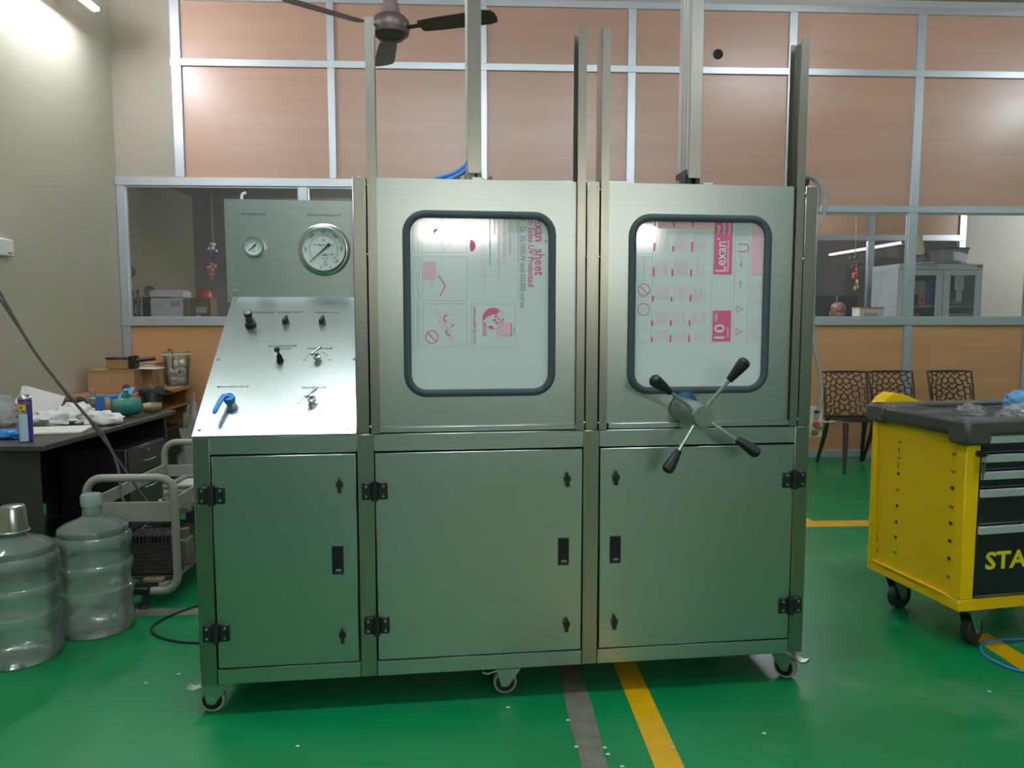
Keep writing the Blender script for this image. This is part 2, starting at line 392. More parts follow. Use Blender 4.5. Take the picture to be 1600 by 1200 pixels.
# frame: posts and rails (square tube)
sbox('frame_post', STEELV, -.786, -.726, 0, .06, .12, 1.022)
sbox('frame_post', STEELV, -.219, -.158, 0, .06, .12, 1.0235)
sbox('frame_post', STEELV, .609, .670, 0, .06, .12, 1.0235)
sbox('frame_post', STEELV, 1.439, 1.498, 0, .06, .12, 1.0235)
for x0, x1 in ((-.786, -.726), (-.219, -.159), (1.439, 1.498)): sbox('frame_post', STEELV, x0, x1, D - .06, D, .12, 1.93)
for x0, x1 in ((-.726, -.219), (-.158, .609), (.670, 1.439)):
    sbox('frame_rail', STEEL, x0, x1, 0.0005, .06, .12, .1775, bev=.002)
    sbox('frame_rail', STEEL, x0, x1, 0.0005, .06, .9595, 1.0225, bev=.002)
for z0, z1 in ((.12, .178), (.96, 1.02), (1.87, 1.93)): sbox('frame_rail', STEEL, -.726, 1.439, D - .06, D, z0, z1)
for x0, x1 in ((-.786, -.726), (1.439, 1.498)): sbox('frame_rail', STEEL, x0, x1, .06, D - .06, .12, .178)
# upper corner uprights with guide channels beside them
for x0, x1 in ((-.219, -.1715), (.6145, .6635), (1.4495, 1.499)): sbox('chamber_post', STEELV, x0, x1, 0.001, .075, 1.0235, 1.931)
# skins
sbox('side_panel', STEEL, -.783, -.776, .06, D - .06, .178, 1.02, bev=0)
sbox('side_panel', STEEL, 1.488, 1.494, .06, D - .06, .178, 1.87, bev=0)
sbox('side_panel', STEEL, -.215, -.209, .075, D - .06, 1.02, 1.925, bev=0)
sbox('divider_panel', STEEL, .636, .642, .075, D - .06, .178, 1.925, bev=0)
sbox('back_panel', STEEL, -.78, 1.49, D - .012, D - .006, .178, 1.87, bev=0)
sbox('floor_panel', STEEL, -.78, 1.49, .04, D - .02, .13, .136, bev=0)
sbox('chamber_floor', STEEL, -.21, 1.49, .062, D - .02, 1.015, 1.021, bev=0)
sbox('roof_panel', STEEL, -.219, 1.499, .078, D, 1.925, 1.931, bev=0)
# lower doors
def lower_door(x0, x1, hinge_right, wide=.006):
    z0, z1 = .1825, .954
    b = B(); b.box(x0, x1, -.004, .016, z0, z1, .0025); d = b.build('cabinet_door', STEEL, cab)
    hx = x1 + .003 if hinge_right else x0 - .003
    for hz in (.817, .316):
        b = B()
        b.box(hx - .046, hx - .012, -.0125, -.004, hz - .031, hz + .031, .003); b.box(hx + .012, hx + .046, -.0125, -.004, hz - .031, hz + .031, .003)
        b.cyl((hx, -.011, hz - .035), (hx, -.011, hz + .035), .0125, n=14); b.cyl((hx, -.011, hz + .035), (hx, -.011, hz + .039), .006, n=10)
        h = b.build('hinge', BLACK, d)
        b = B()
        for sx in (-.031, .031):
            for sz in (-.018, .018): b.cyl((hx + sx, -.0125, hz + sz), (hx + sx, -.0155, hz + sz), .0058, .0045, n=10)
        bb = b.build('hinge_screws', CHROME, d)
    lx_ = x0 + .058 if hinge_right else x1 - .058
    for lz in (.844, .288):
        b = B(); b.cyl((lx_, -.004, lz), (lx_, -.009, lz), .0135, n=18); b.build('latch_collar', CHROME, d, 'chrome collar of the turn latch')
        b = B(); b.prism([(-.006, -.028), (.006, -.028), (.0065, -.012), (.013, .001), (.009, .013), (.003, .016), (.0025, .026), (-.0025, .026), (-.003, .016), (-.009, .013), (-.013, .001), (-.0065, -.012)], .014, front(lx_, -.008, lz, rnd.uniform(-4, 4)))
        b.build('latch', BLACK, d)
    px_ = x0 + .06 if hinge_right else x1 - .07
    b = B(); M = front(0, 0, 0); z = .567
    b.box(px_ - .021, px_ + .021, -.007, -.004, z + .045, z + .052, .001); b.box(px_ - .021, px_ + .021, -.007, -.004, z - .053, z - .046, .001)
    b.box(px_ - .021, px_ - .014, -.007, -.004, z - .046, z + .045, .001); b.box(px_ + .014, px_ + .021, -.007, -.004, z - .046, z + .045, .001)
    b.build('pull_frame', BLACK, d)
    b = B(); b.box(px_ - .014, px_ + .014, -.0048, -.0042, z - .046, z + .045); b.build('pull_cup', DARK, d)
    b = B(); b.box(px_ - .008, px_ + .012, -.006, -.0045, z - .042, z - .034, .001); b.build('pull_lip', GREY, d)
lower_door(-.7215, -.2235, False); lower_door(-.1545, .605, False); lower_door(.674, 1.4355, True)

# lift doors with gasketed windows
def lift_door(x0, x1, wx0, wx1, prints):
    z0, z1, y = 1.047, 1.9295, .016
    o = rrect(wx0 + .004, wx1 - .004, 1.166, 1.806, .07)
    b = B()
    n = len(o); rect = [(x1, z1), (x0, z1), (x0, z0), (x1, z0)]; corner = [n // 8, n // 8 + n // 4, n // 8 + n // 2, n // 8 + 3 * n // 4]
    for yy, flip in ((y, 0), (y + .03, 1)):
        V = [b.v((p[0], yy, p[1])) for p in o]; W = [b.v((p[0], yy, p[1])) for p in rect]
        for q in range(4):
            i0 = corner[q]; i1 = corner[(q + 1) % 4]; i = i0
            while True:
                j = (i + 1) % n
                if i == i0 + 0 and False: pass
                tgt = W[q]
                # fan half to corner q, half to q+1
                steps = (i1 - i0) % n; k = (i - i0) % n
                tgt = W[q] if k < steps / 2 else W[(q + 1) % 4]
                b.bm.faces.new((V[i], V[j], tgt))
                if k == math.ceil(steps / 2) - 1: b.bm.faces.new((V[j], W[(q + 1) % 4], W[q]))
                i = j
                if i == i1: break
        if not flip: V0, W0 = V, W
    for i in range(n): b.bm.faces.new((V0[i], V0[(i + 1) % n], V[(i + 1) % n], V[i]))
    for i in range(4): b.bm.faces.new((W0[i], W0[(i + 1) % 4], W[(i + 1) % 4], W[i]))
    d = b.build('lift_door', STEEL, cab, sharp=20)
    # rubber gasket: rounded section swept round the opening
    mid = rrect(wx0 + .0125, wx1 - .0125, 1.1665, 1.8065, .068, 8)
    b = B(); b.tube([(p[0], y - .001, p[1]) for p in mid], .0145, 8, closed=True, sy=.55) if False else None
    prof = [(-.0145, .004), (-.0125, -.010), (-.004, -.0135), (.004, -.0135), (.0125, -.010), (.0145, .004)]
    cx, cz = (wx0 + wx1) / 2, 1.4865; RR = []
    for dx, dy in prof:
        RR.append([(p[0], y + dy, p[1]) for p in rrect(wx0 + .0125 - dx, wx1 - .0125 + dx, 1.1665 - dx, 1.8065 + dx, .068 + dx, 8)])
    b.rings(RR, False, False); b.build('window_gasket', GASKET, d)
    b = B(); pl = rrect(wx0 + .02, wx1 - .02, 1.174, 1.799, .06); b.prism(pl, .006, front(0, y + .006, 0)); pane = b.build('window_pane', FILM, d)
    for nm, m, fn in prints:
        b = B(); fn(b, Matrix.Translation((0, y - .0001, 0)) @ FRONT); b.build(nm, m, d, kind='stuff' if nm in ('pale_print', 'grey_print', 'bullet_print', 'white_lettering', 'globe_print') else None)
    b = B(); b.box(x0 + .02, x1 - .006, .004, y + .02, 1.0265, 1.0465, .002); b.build('door_sill', STEEL, d)
    return d

def vtext(b, M, s, size, x, z, rot, align='l', wide=None, h=.0006): b.text(s, size, M @ Matrix.Translation((x, z, 0)) @ Matrix.Rotation(R(rot), 4, 'Z'), align, wide, h)
# -- left window print: lines read downwards (rotated -90)
def pL_head(b, M):
    vtext(b, M, 'exan  sheet', .052, .446, 1.796, -90, 'l', .204); b.disc_ring(.468, 1.716, .002, .0045, M, 10)
def pL_line(b, M): vtext(b, M, 'th Sides UV Protected', .033, .414, 1.796, -90, 'l', .243)
def pL_globe(b, M):
    b.disc_ring(.275, 1.436, .038, .0395, M, 28)
    pts = [(a, r) for a, r in ((50, .037), (70, .0385), (90, .0385), (110, .0385), (130, .0385), (150, .0385), (170, .0385), (190, .0385))]
    inn = [(50, .02), (70, .017), (90, .017), (110, .017), (130, .017), (150, .02), (170, .026), (190, .034)]
    V = [(.275 + r * math.cos(R(a)), 1.436 + r * math.sin(R(a)), .0007) for a, r in pts + inn]
    b.raw(V, [(i, i + 1, i + 9, i + 8) for i in range(7)], M)
    for q in ((.28, 1.43, .006), (.288, 1.42, .005), (.302, 1.425, .0045), (.296, 1.436, .004), (.262, 1.406, .005), (.27, 1.404, .006), (.285, 1.444, .005), (.31, 1.433, .004)):
        b.disc_ring(q[0], q[1], .0001, q[2], M, 8, .0008)
    vtext(b, M, 'WWW', .024, .243, 1.424, -90, 'l', .052)
def pL_bar(b, M): b.rect(.338, .3425, 1.372, 1.42, M)
def pL_url(b, M): vtext(b, M, 'www.sabicip.com', .0175, .209, 1.481, -90, 'l', .137)
def pL_stop(b, M): b.disc_ring(.0525, 1.37, .021, .024, M, 24); b.line((.036, 1.386), (.069, 1.354), .003, M)
def pL_chev(b, M): b.line((.079, 1.591), (.103, 1.554), .0035, M); b.line((.103, 1.554), (.082, 1.516), .0035, M)
def pL_arrow(b, M): b.raw([(.062, 1.752, .0006), (.076, 1.752, .0006), (.082, 1.758, .0006), (.062, 1.735, .0006)], [(0, 1, 2), (0, 1, 3)], M)
def pL_half(b, M): b.disc_ring(.19, 1.697, .002, .022, M, 16, .0006, R(-80), R(80))
def pL_hand(b, M): b.disc_ring(.108, 1.437, .009, .014, M, 14, .0006, R(90), R(270)); b.disc_ring(.118, 1.39, .011, .0155, M, 14, .0006, R(120), R(280)); b.line((.123, 1.405), (.132, 1.415), .004, M)
def pL_pale(b, M):
    b.rect(.028, .069, 1.577, 1.639, M)
    for k in range(6): b.rect(.022, .028, 1.58 + k * .01, 1.585 + k * .01, M)
    for x, s, l in ((.338, 'h impact strength', .13), (.318, 'ellent light transmission', .167), (.297, 'ay to install in most applications', .213)): vtext(b, M, s, .0165, x, 1.796 if x > .3 else 1.79, -90, 'l', l)
    for x, z0, z1 in ((.2315, 1.69, 1.55), (.242, 1.70, 1.53), (.247, 1.64, 1.54)): b.rect(x, x + .002, z1, z0, M)
    b.line((.05, 1.475), (.125, 1.345), .003, M); b.line((.063, 1.478), (.133, 1.353), .003, M); b.line((.09, 1.452), (.125, 1.476), .002, M); b.line((.083, 1.44), (.12, 1.385), .002, M)
    b.rect(.288, .336, 1.374, 1.42, M, .0005)
    b.line((.11, 1.452), (.15, 1.452), .002, M); b.line((.11, 1.42), (.15, 1.42), .002, M); b.line((.13, 1.37), (.155, 1.40), .002, M); b.line((.12, 1.36), (.155, 1.34), .002, M)
def pL_grey(b, M):
    vtext(b, M, 'il   D, XL102UV and SG305 series', .029, .384, 1.796, -90, 'l', .323)
    vtext(b, M, 'UV', .016, .037, 1.757, -90, 'l', .024)
    b.rect(.3655, .3668, 1.50, 1.795, M)
    for x0, x1, z0, z1 in ((.019, .179, 1.671, 1.796), (.02, .181, 1.501, 1.657), (.022, .179, 1.333, 1.489), (.195, .356, 1.333, 1.489), (-.012, .008, 1.671, 1.796), (-.012, .009, 1.501, 1.657), (-.012, .011, 1.333, 1.489)): b.frame(x0, x1, z0, z1, M, .001)
    for a, c in (((.089, 1.796), (.089, 1.672)), ((.096, 1.796), (.096, 1.672)), ((.12, 1.70), (.096, 1.675)), ((.12, 1.78), (.12, 1.70)), ((-.005, 1.64), (.006, 1.51)), ((.0, 1.485), (.0, 1.336)), ((.004, 1.485), (.004, 1.336)), ((.053, 1.575), (.053, 1.552)), ((.049, 1.556), (.053, 1.551)), ((.057, 1.556), (.053, 1.551)), ((.30, 1.374), (.35, 1.374))): b.line(a, c, .001, M)
    for k in range(5): b.rect(.346 + k * .002, .3468 + k * .002, 1.385, 1.385 + rnd.uniform(.012, .03), M)
    for x, l in ((.262, .17), (.279, .06)): b.rect(x, x + .0035, 1.796 - l, 1.796, M, .0005)
# -- right window print: lines read upwards (rotated +90)
def pR_block(b, M): b.rect(1.103, 1.1745, 1.601, 1.7965, M, .0004)
def pR_block2(b, M): b.rect(1.104, 1.1765, 1.349, 1.466, M, .0004)
def pR_bullets(b, M):
    for z, hh in ((1.775, .02), (1.684, .024), (1.592, .022), (1.499, .022), (1.408, .024), (1.348, .024)):
        for x in (.868, .9395, 1.012):
            x2 = x + (z - 1.5) * .012; b.rect(x2, x2 + .007, z, z + hh * rnd.uniform(.8, 1.5), M)
def pR_stop(b, M): b.disc_ring(.8365, 1.542, .0205, .0235, M, 24); b.line((.823, 1.555), (.850, 1.528), .003, M)
def pR_round(b, M): b.disc_ring(.8365, 1.47, .0205, .0235, M, 24)
def pR_U(b, M): b.rect(1.196, 1.224, 1.685, 1.688, M); b.rect(1.196, 1.224, 1.713, 1.716, M); b.disc_ring(1.224, 1.7005, .0125, .0155, M, 12, .0006, R(-90), R(90))
def pR_tri(zc):
    def f(b, M):
        p = [(1.197, zc - .013), (1.197, zc + .012), (1.221, zc)]
        for i in range(3): b.line(p[i], p[(i + 1) % 3], .0022, M)
    return f
def pR_white(b, M):
    vtext(b, M, 'Lexan', .058, 1.129, 1.611, 90, 'l', .112, .0009); b.disc_ring(1.12, 1.732, .002, .0045, M, 10, .0009)
    vtext(b, M, 'Polycarbonate sheet', .0165, 1.157, 1.612, 90, 'l', .115, .0009)
    for x, s, l in ((1.118, 'Tough', .04), (1.139, 'Virtually', .05), (1.16, 'Unbreakable', .052)): vtext(b, M, s, .019, x, 1.744, 90, 'l', l, .0009)
    vtext(b, M, '10', .058, 1.131, 1.36, 90, 'l', .055, .0009); vtext(b, M, 'X-MAX', .017, 1.117, 1.422, 90, 'l', .034, .0009); vtext(b, M, 'guarantee', .011, 1.163, 1.366, 90, 'l', .04, .0009)
def pR_pale(b, M):
    b.rect(.885, 1.095, 1.768, 1.796, M, .0003); b.rect(.822, .866, 1.785, 1.796, M, .0003); b.rect(1.25, 1.296, 1.6, 1.79, M, .0003)
    r2 = random.Random(5)
    for z, hh in ((1.684, .075), (1.592, .07), (1.499, .066), (1.408, .066), (1.348, .048)):
        for x in (.868, .9395, 1.012):
            for k in range(9):
                if r2.random() < .85:
                    xx = x + .012 + k * .0058; b.rect(xx, xx + .0022, z + r2.uniform(0, .01), z + hh * r2.uniform(.6, 1), M, .0005)
    for k in range(9): b.rect(1.247 + k * .006, 1.2485 + k * .006, 1.49 - r2.uniform(0, .03), 1.58 - r2.uniform(0, .02), M, .0005)
    for k in range(8): b.rect(1.247 + k * .006, 1.2485 + k * .006, 1.35, 1.45 - r2.uniform(0, .04), M, .0005)
def pR_grey(b, M):
    for x, z0 in ((1.097, 1.335), (1.185, 1.335), (1.24, 1.335), (1.313, 1.40), (.866, 1.347)): b.rect(min(x, 1.297), min(x, 1.297) + .001, z0, 1.796, M)
    for z in (1.347, 1.515, 1.527, 1.675, 1.663): b.rect(.822, .866, z, z + .001, M)
    for k in range(6): b.rect(1.192 + k * .0075, 1.193 + k * .0075, 1.725, 1.795, M)
    vtext(b, M, '6z', .016, 1.209, 1.63, 90, 'l', .02); b.rect(1.207, 1.209, 1.655, 1.675, M)
    vtext(b, M, 'Info', .014, 1.209, 1.55, 90, 'l', .03)
    b.line((.828, 1.655), (.845, 1.655), .0012, M); b.line((.835, 1.66), (.835, 1.58), .0012, M); b.line((.83, 1.39), (.85, 1.40), .0012, M); b.frame(.828, .848, 1.463, 1.477, M, .001)
lift_door(-.158, .598, -.047, .503, [('grey_print', GREYPRINT, pL_grey), ('pale_print', PALEPINK, pL_pale), ('heading_print', PINK, pL_head), ('line_print', PINK, pL_line), ('globe_print', PINK, pL_globe), ('bar_print', PINK, pL_bar), ('address_print', PINK, pL_url), ('prohibition_sign', PINK, pL_stop), ('chevron_print', PINK, pL_chev), ('arrow_print', PINK, pL_arrow), ('half_disc_print', PINK, pL_half), ('hand_print', PINK, pL_hand)])
lift_door(.684, 1.437, .7775, 1.3255, [('pale_print', PALEPINK, pR_pale), ('grey_print', GREYPRINT, pR_grey), ('title_block', PINK, pR_block), ('number_block', PINK, pR_block2), ('bullet_print', PINK, pR_bullets), ('prohibition_sign', PINK, pR_stop), ('round_sign', PINK, pR_round), ('bracket_mark', PINK, pR_U), ('recycling_triangle', PINK, pR_tri(1.471)), ('recycling_triangle', PINK, pR_tri(1.387)), ('white_lettering', mat('white print', (240, 232, 236), .5), pR_white)])
# guide channels: front flange, web, rear flange
def guide(xw, xf):     # xw = web side (outer), xf = flange edge
    s = 1 if xf > xw else -1; t = .004; z0, z1 = 1.024, 2.466
    poly = [(xw, .0), (xf, .0), (xf, t), (xw + s * t, t), (xw + s * t, .084), (xf, .084), (xf, .088), (xw, .088)]
    if s < 0: poly = poly[::-1]
    b = B(); b.prism(poly, z1 - z0, Matrix.Translation((0, 0, z0))); g = b.build('guide_channel', STEELV, cab)
    for z in (1.66, 1.90, 1.05):
        b = B(); b.ball((xw - s * .0022, .002, z), .005, 8, 5); b.build('weld', CHROME, g)
guide(-.1675, -.136); guide(.6105, .5805); guide(.6675, .697); guide(1.4455, 1.4155)
# lifting cylinders on the roof
for x, z1, lb in ((.1975, 3.25, None), (1.0625, 3.25, None)):
    b = B(); pts = [(x, .2), (x + .05, .2), (x + .05, .325), (x, .325)]
    prof = [(x, .2), (x + .052, .2), (x + .052, .235), (x + .046, .24), (x + .046, .255), (x + .052, .26), (x + .052, .325), (x, .325), (x, .285), (x + .006, .28), (x + .006, .27), (x, .265), (x, .25), (x + .006, .245), (x + .006, .235), (x, .23)]
    b.prism(prof, z1 - 2.0, Matrix.Translation((0, 0, 2.0))); c = b.build('lift_cylinder', mat('anodised profile', (205, 208, 205), .3, .8), cab)
    b = B(); b.box(x + .001, x + .051, .196, .2, 1.985, z1, .001); b.build('cover_strip', STEELV, c)
    b = B(); b.box(x - .05, x + .1, .19, .335, 1.931, 1.962, .004); b.build('base_flange', STEEL, c)
    b = B(); b.box(x - .006, x + .02, .21, .33, 1.962, 2.02, .003); b.box(x + .034, x + .054, .21, .33, 1.962, 2.01, .003); b.build('end_cap', BLACK if x > .5 else GREY, c)
    for bx in (x - .035, x + .085):
        b = B(); b.cyl((bx, .215, 1.962), (bx, .215, 1.975), .009, n=6); b.build('flange_bolt', CHROME, c)
    b = B(); b.box(x + .005, x + .045, .05, .2, 1.9315, 1.945, .002); b.build('pull_bracket', STEEL, c)
b = B(); b.tube(smooth_path([(.215, .24, 2.055), (.188, .25, 2.018), (.145, .255, 1.992), (.09, .26, 1.974), (.02, .3, 1.944)]), .0085, 10); b.tube(smooth_path([(.215, .225, 2.04), (.192, .235, 2.003), (.15, .24, 1.977), (.10, .25, 1.958), (.04, .29, 1.94)]), .0085, 10); b.build('air_hose', HOSEB, cab)

# gauge panel and sloping console
LC = .70147; cc, ss = .5 / LC, .492 / LC
CON = Matrix(((1, 0, 0, 0), (0, cc, -ss, 0), (0, ss, cc, 1.0255), (0, 0, 0, 1)))      # x = u, y = up the slope, z = outward
b = B(); b.prism([(-.785, 0), (-.221, 0), (-.221, .706), (-.745, .706)], .003, CON); con = b.build('control_panel', mat('satin console steel', (186, 195, 189), .25, 1, var=.02, vscale=(2, 140, 2)), cab, 'sloping console plate with knobs and valves')
b = B(); b.prism([(-.766, 1.50), (-.221, 1.50), (-.221, 1.916), (-.768, 1.916)], .003, front(0, .505, 0)); gp = b.build('gauge_panel', STEEL, cab, 'upright plate carrying the two gauges')
b = B(); b.raw([(-.745, .02, 1.0235), (-.745, .50, 1.50), (-.745, .50, 1.912), (-.745, D, 1.912), (-.745, D, 1.0235), (-.749, .02, 1.0235), (-.749, .50, 1.50), (-.749, .50, 1.912), (-.749, D, 1.912), (-.749, D, 1.0235)],
               [(0, 1, 2, 3, 4), (9, 8, 7, 6, 5), (0, 5, 6, 1), (1, 6, 7, 2), (2, 7, 8, 3), (3, 8, 9, 4), (4, 9, 5, 0)]); b.build('console_side', STEEL, cab)
sbox('console_top', STEEL, -.766, -.221, .508, D, 1.912, 1.916, bev=0)
sbox('console_back', STEEL, -.766, -.221, D - .004, D, 1.0235, 1.912, bev=0)
sbox('ledge', STEEL, -.785, -.221, .001, .06, 1.0225, 1.0245, bev=0)
def screw(M, parent):
    b = B(); b.lathe([(.0065, 0), (.0065, .003), (.0045, .005), (.0025, .005), (.0022, .002), (.0005, .002)], 12, M, True); b.build('screw', CHROME, parent)
for u, s in ((-.735, .687), (-.75, .364), (-.763, .03), (-.248, .024), (-.242, .359), (-.242, .68)): screw(CON @ Matrix.Translation((u, s, .003)), con)
for u, z in ((-.743, 1.89), (-.736, 1.548), (-.24, 1.89)): screw(front(u, .502, z), gp)
b = B(); b.tube(smooth_path([(-.703, .53, 1.914), (-.704, .53, 1.93), (-.698, .53, 1.942), (-.686, .53, 1.945)]), .006, 8); b.build('wire_hook', WHITE, gp, 'white hooked end of a cable tie')
def gauge(u, z, Ro, Rd, big):
    M = front(u, .502, z)
    b = B(); 
    if big: b.lathe([(Ro, 0), (Ro, .004), (Ro * .96, .007), (Ro * .86, .008), (Ro * .84, .03), (Ro * .82, .036), (Rd * 1.02, .036), (Rd, .028), (Rd, .024), (.001, .024)], 40, M)
    else: b.lathe([(Ro, 0), (Ro, .022), (Ro * .96, .027), (Rd * 1.04, .027), (Rd, .021), (Rd, .018), (.001, .018)], 32, M)
    zf = .0242 if big else .0182
    g = b.build('pressure_gauge', CHROME, gp, 'large pressure gauge' if big else 'small pressure gauge')
    b = B(); b.lathe([(Rd * .995, zf), (Rd * .99, zf + .0006), (.001, zf + .0006)], 36, M); b.build('dial', mat('gauge dial', (214, 226, 224), .5), g)
    b = B(); F = M; n = 40 if big else 24
    for k in range(n + 1):
        a = R(225 - 270 * k / n); r0 = Rd * (.62 if k % 5 else .56); r1 = Rd * .70
        b.line((r0 * math.cos(a), r0 * math.sin(a)), (r1 * math.cos(a), r1 * math.sin(a)), .0009 if big else .0006, F, zf + .001)
    b.disc_ring(0, 0, Rd * .695, Rd * .71, F, 40, zf + .001, R(-45), R(225))
    if big:
        for tx_, a in (('0', 222), ('1000', 180), ('2000', 130), ('3000', 90), ('4000', 48), ('5000', 3), ('6000', -42)):
            b.text(tx_, .013, F @ Matrix.Translation((Rd * .86 * math.cos(R(a)), Rd * .86 * math.sin(R(a)), 0)) @ Matrix.Rotation(R(a - 90), 4, 'Z'), 'c', .020 if len(tx_) > 1 else None, zf + .001)
        for tx_, a in (('100', 150), ('200', 90), ('300', 30), ('400', -32)):
            b.text(tx_, .009, F @ Matrix.Translation((Rd * .46 * math.cos(R(a)), Rd * .46 * math.sin(R(a)), 0)), 'c', .013, zf + .001)
        b.text('Baumer', .011, F @ Matrix.Translation((-.006, Rd * .22, 0)), 'c', .03, zf + .001)
        for x_, y_, w_ in ((.008, -.02, .024), (.004, -.025, .018), (-.003, -.036, .008), (.013, -.036, .008), (.006, -.047, .01), (.006, -.055, .01), (.006, -.064, .02)): b.rect(x_ - w_ / 2, x_ + w_ / 2, y_ - .0008, y_ + .0014, F, zf + .001)
        for x_ in (-.012, .026): b.disc_ring(x_, -.073, .0001, .003, F, 10, zf + .001)
    else:
        for a in (180, 90, 0, 135, 45): b.rect(Rd * .86 * math.cos(R(a)) - .002, Rd * .86 * math.cos(R(a)) + .002, Rd * .86 * math.sin(R(a)) - .001, Rd * .86 * math.sin(R(a)) + .001, F, zf + .001)
        b.rect(-.006, .006, -.02, -.0185, F, zf + .001)
    b.build('dial_marks', mat('dial ink', (40, 50, 52), .6), g)
    b = B(); b.prism([(-Rd * .78, -.0008), (-Rd * .05, -.0022), (Rd * .22, -.003), (Rd * .36, -.0075 * Rd / .085), (Rd * .44, 0), (Rd * .36, .0075 * Rd / .085), (Rd * .22, .003), (-Rd * .05, .0022), (-Rd * .78, .0008)], .0015, F @ Matrix.Translation((0, 0, zf + .003)) @ Matrix.Rotation(R(42), 4, 'Z'))
    b.build('needle', BLACK, g)
gauge(-.654, 1.725, .0425, .033, False); gauge(-.376, 1.716, .107, .083, True)
for s_, u_, w_ in (('AIR PRESSURE GAUGE', -.654, .10), ('WORKING PRESSURE GAUGE', -.374, .134)):
    b = B(); b.text(s_, .012, front(u_, .502, 1.857), 'c', w_); b.build('lettering', INK, gp)
def ctext(s, u, v, wide, size=.011): b = B(); b.text(s, size, CON @ Matrix.Translation((u, v, .003)), 'c', wide); b.build('lettering', INK, con)
for s, u, v, w_ in (('AIR REGULATOR', -.612, .616, .085), ('CHAMBER LIGHT 1', -.508, .616, .1), ('CHAMBER LIGHT 2', -.363, .616, .1), ('DIRECTION CONTROL', -.519, .43, .108), ('VALVE 1', -.506, .416, .045), ('ISOLATION VALVE', -.377, .416, .094), ('RELEASE VALVE', -.384, .217, .088), ('MAIN SUPPLY VALVE', -.677, .225, .11)): ctext(s, u, v, w_)
for u, v in ((-.382, .355), (-.385, .142)):
    b = B(); b.line((u - .055, v), (u - .04, v), .0015, CON, .0036); b.line((u + .04, v), (u + .055, v), .0015, CON, .0036)
    b.disc_ring(u, v, .042, .0432, CON, 12, .0036, R(20), R(70)); b.disc_ring(u, v, .042, .0432, CON, 12, .0036, R(130), R(165)); b.build('travel_marks', INK, con, kind='stuff')
# regulator knob, selector switches, joystick, needle valves, blue ball valve
M = CON @ Matrix.Translation((-.654, .545, .003))
b = B(); b.lathe([(.023, 0), (.023, .006), (.020, .012), (.020, .02), (.0155, .022), (.0150, .052), (.0165, .056), (.0165, .066), (.0145, .070), (.001, .070)], 24, M); kn = b.build('regulator_knob', BLACK, con)
b = B(); b.lathe([(.0115, .0702), (.0115, .0712), (.001, .0712)], 20, M); b.build('knob_cap', GREY, kn)
for u in (-.519, -.377):
    M = CON @ Matrix.Translation((u, .553, .003))
    b = B(); b.lathe([(.0165, 0), (.0165, .006), (.015, .009), (.001, .009)], 20, M); sw = b.build('selector_switch', CHROME, con, 'selector switch with a chrome ring')
    b = B(); b.lathe([(.0135, .009), (.013, .018), (.001, .018)], 20, M); b.prism([(-.006, -.014), (.006, -.014), (.006, .012), (0, .020), (-.006, .012)], .014, M @ Matrix.Translation((0, 0, .016)) @ Matrix.Rotation(R(-25), 4, 'Z')); b.build('switch_lever', BLACK, sw)
M = CON @ Matrix.Translation((-.521, .352, .003))
b = B(); b.lathe([(.014, 0), (.014, .004), (.0105, .012), (.0115, .022), (.008, .032), (.0045, .036), (.0045, .05), (.001, .05)], 18, M); jy = b.build('joystick', BLACK, con)
b = B(); b.ball((0, 0, 0), .0115, 14, 8); 
bb_ = b.build('joystick_ball', BLACK, jy); bb_.matrix_local = M @ Matrix.Translation((-.004, .004, .058))
for u, v in ((-.382, .352), (-.385, .143)):
    M = CON @ Matrix.Translation((u, v, .003))
    b = B(); b.lathe([(.0165, 0), (.0165, .008), (.012, .009), (.012, .016), (.015, .017), (.015, .028), (.008, .030), (.006, .046), (.001, .046)], 6 if v > .3 else 18, M); nv = b.build('needle_valve', CHROME, con)
    p0 = M @ Vector((-.018, -.006, .042)); p1 = M @ Vector((.018, .030, .046)); b = B(); b.cyl(p0, p1, .0048, n=10); b.cyl(M @ Vector((-.018, -.006, .042)), M @ Vector((-.014, -.002, .042)), .0066, n=10); b.build('valve_handle', CHROME, nv)
M = CON @ Matrix.Translation((-.672, .142, .003))
b = B(); b.lathe([(.017, 0), (.017, .014), (.012, .018), (.012, .03), (.001, .03)], 6, M); bv = b.build('ball_valve', ZINC, con)
b = B(); b.lathe([(.02, .022), (.021, .034), (.018, .044), (.001, .046)], 16, M)
b.tube([M @ Vector(p) for p in ((0, .004, .038), (-.018, .002, .044), (-.028, -.03, .046), (-.036, -.068, .047), (-.038, -.078, .047))], [.013, .0125, .010, .0095, .006], 10, sy=.8); b.build('valve_lever', BLUE, bv, 'blue lever of the ball valve')

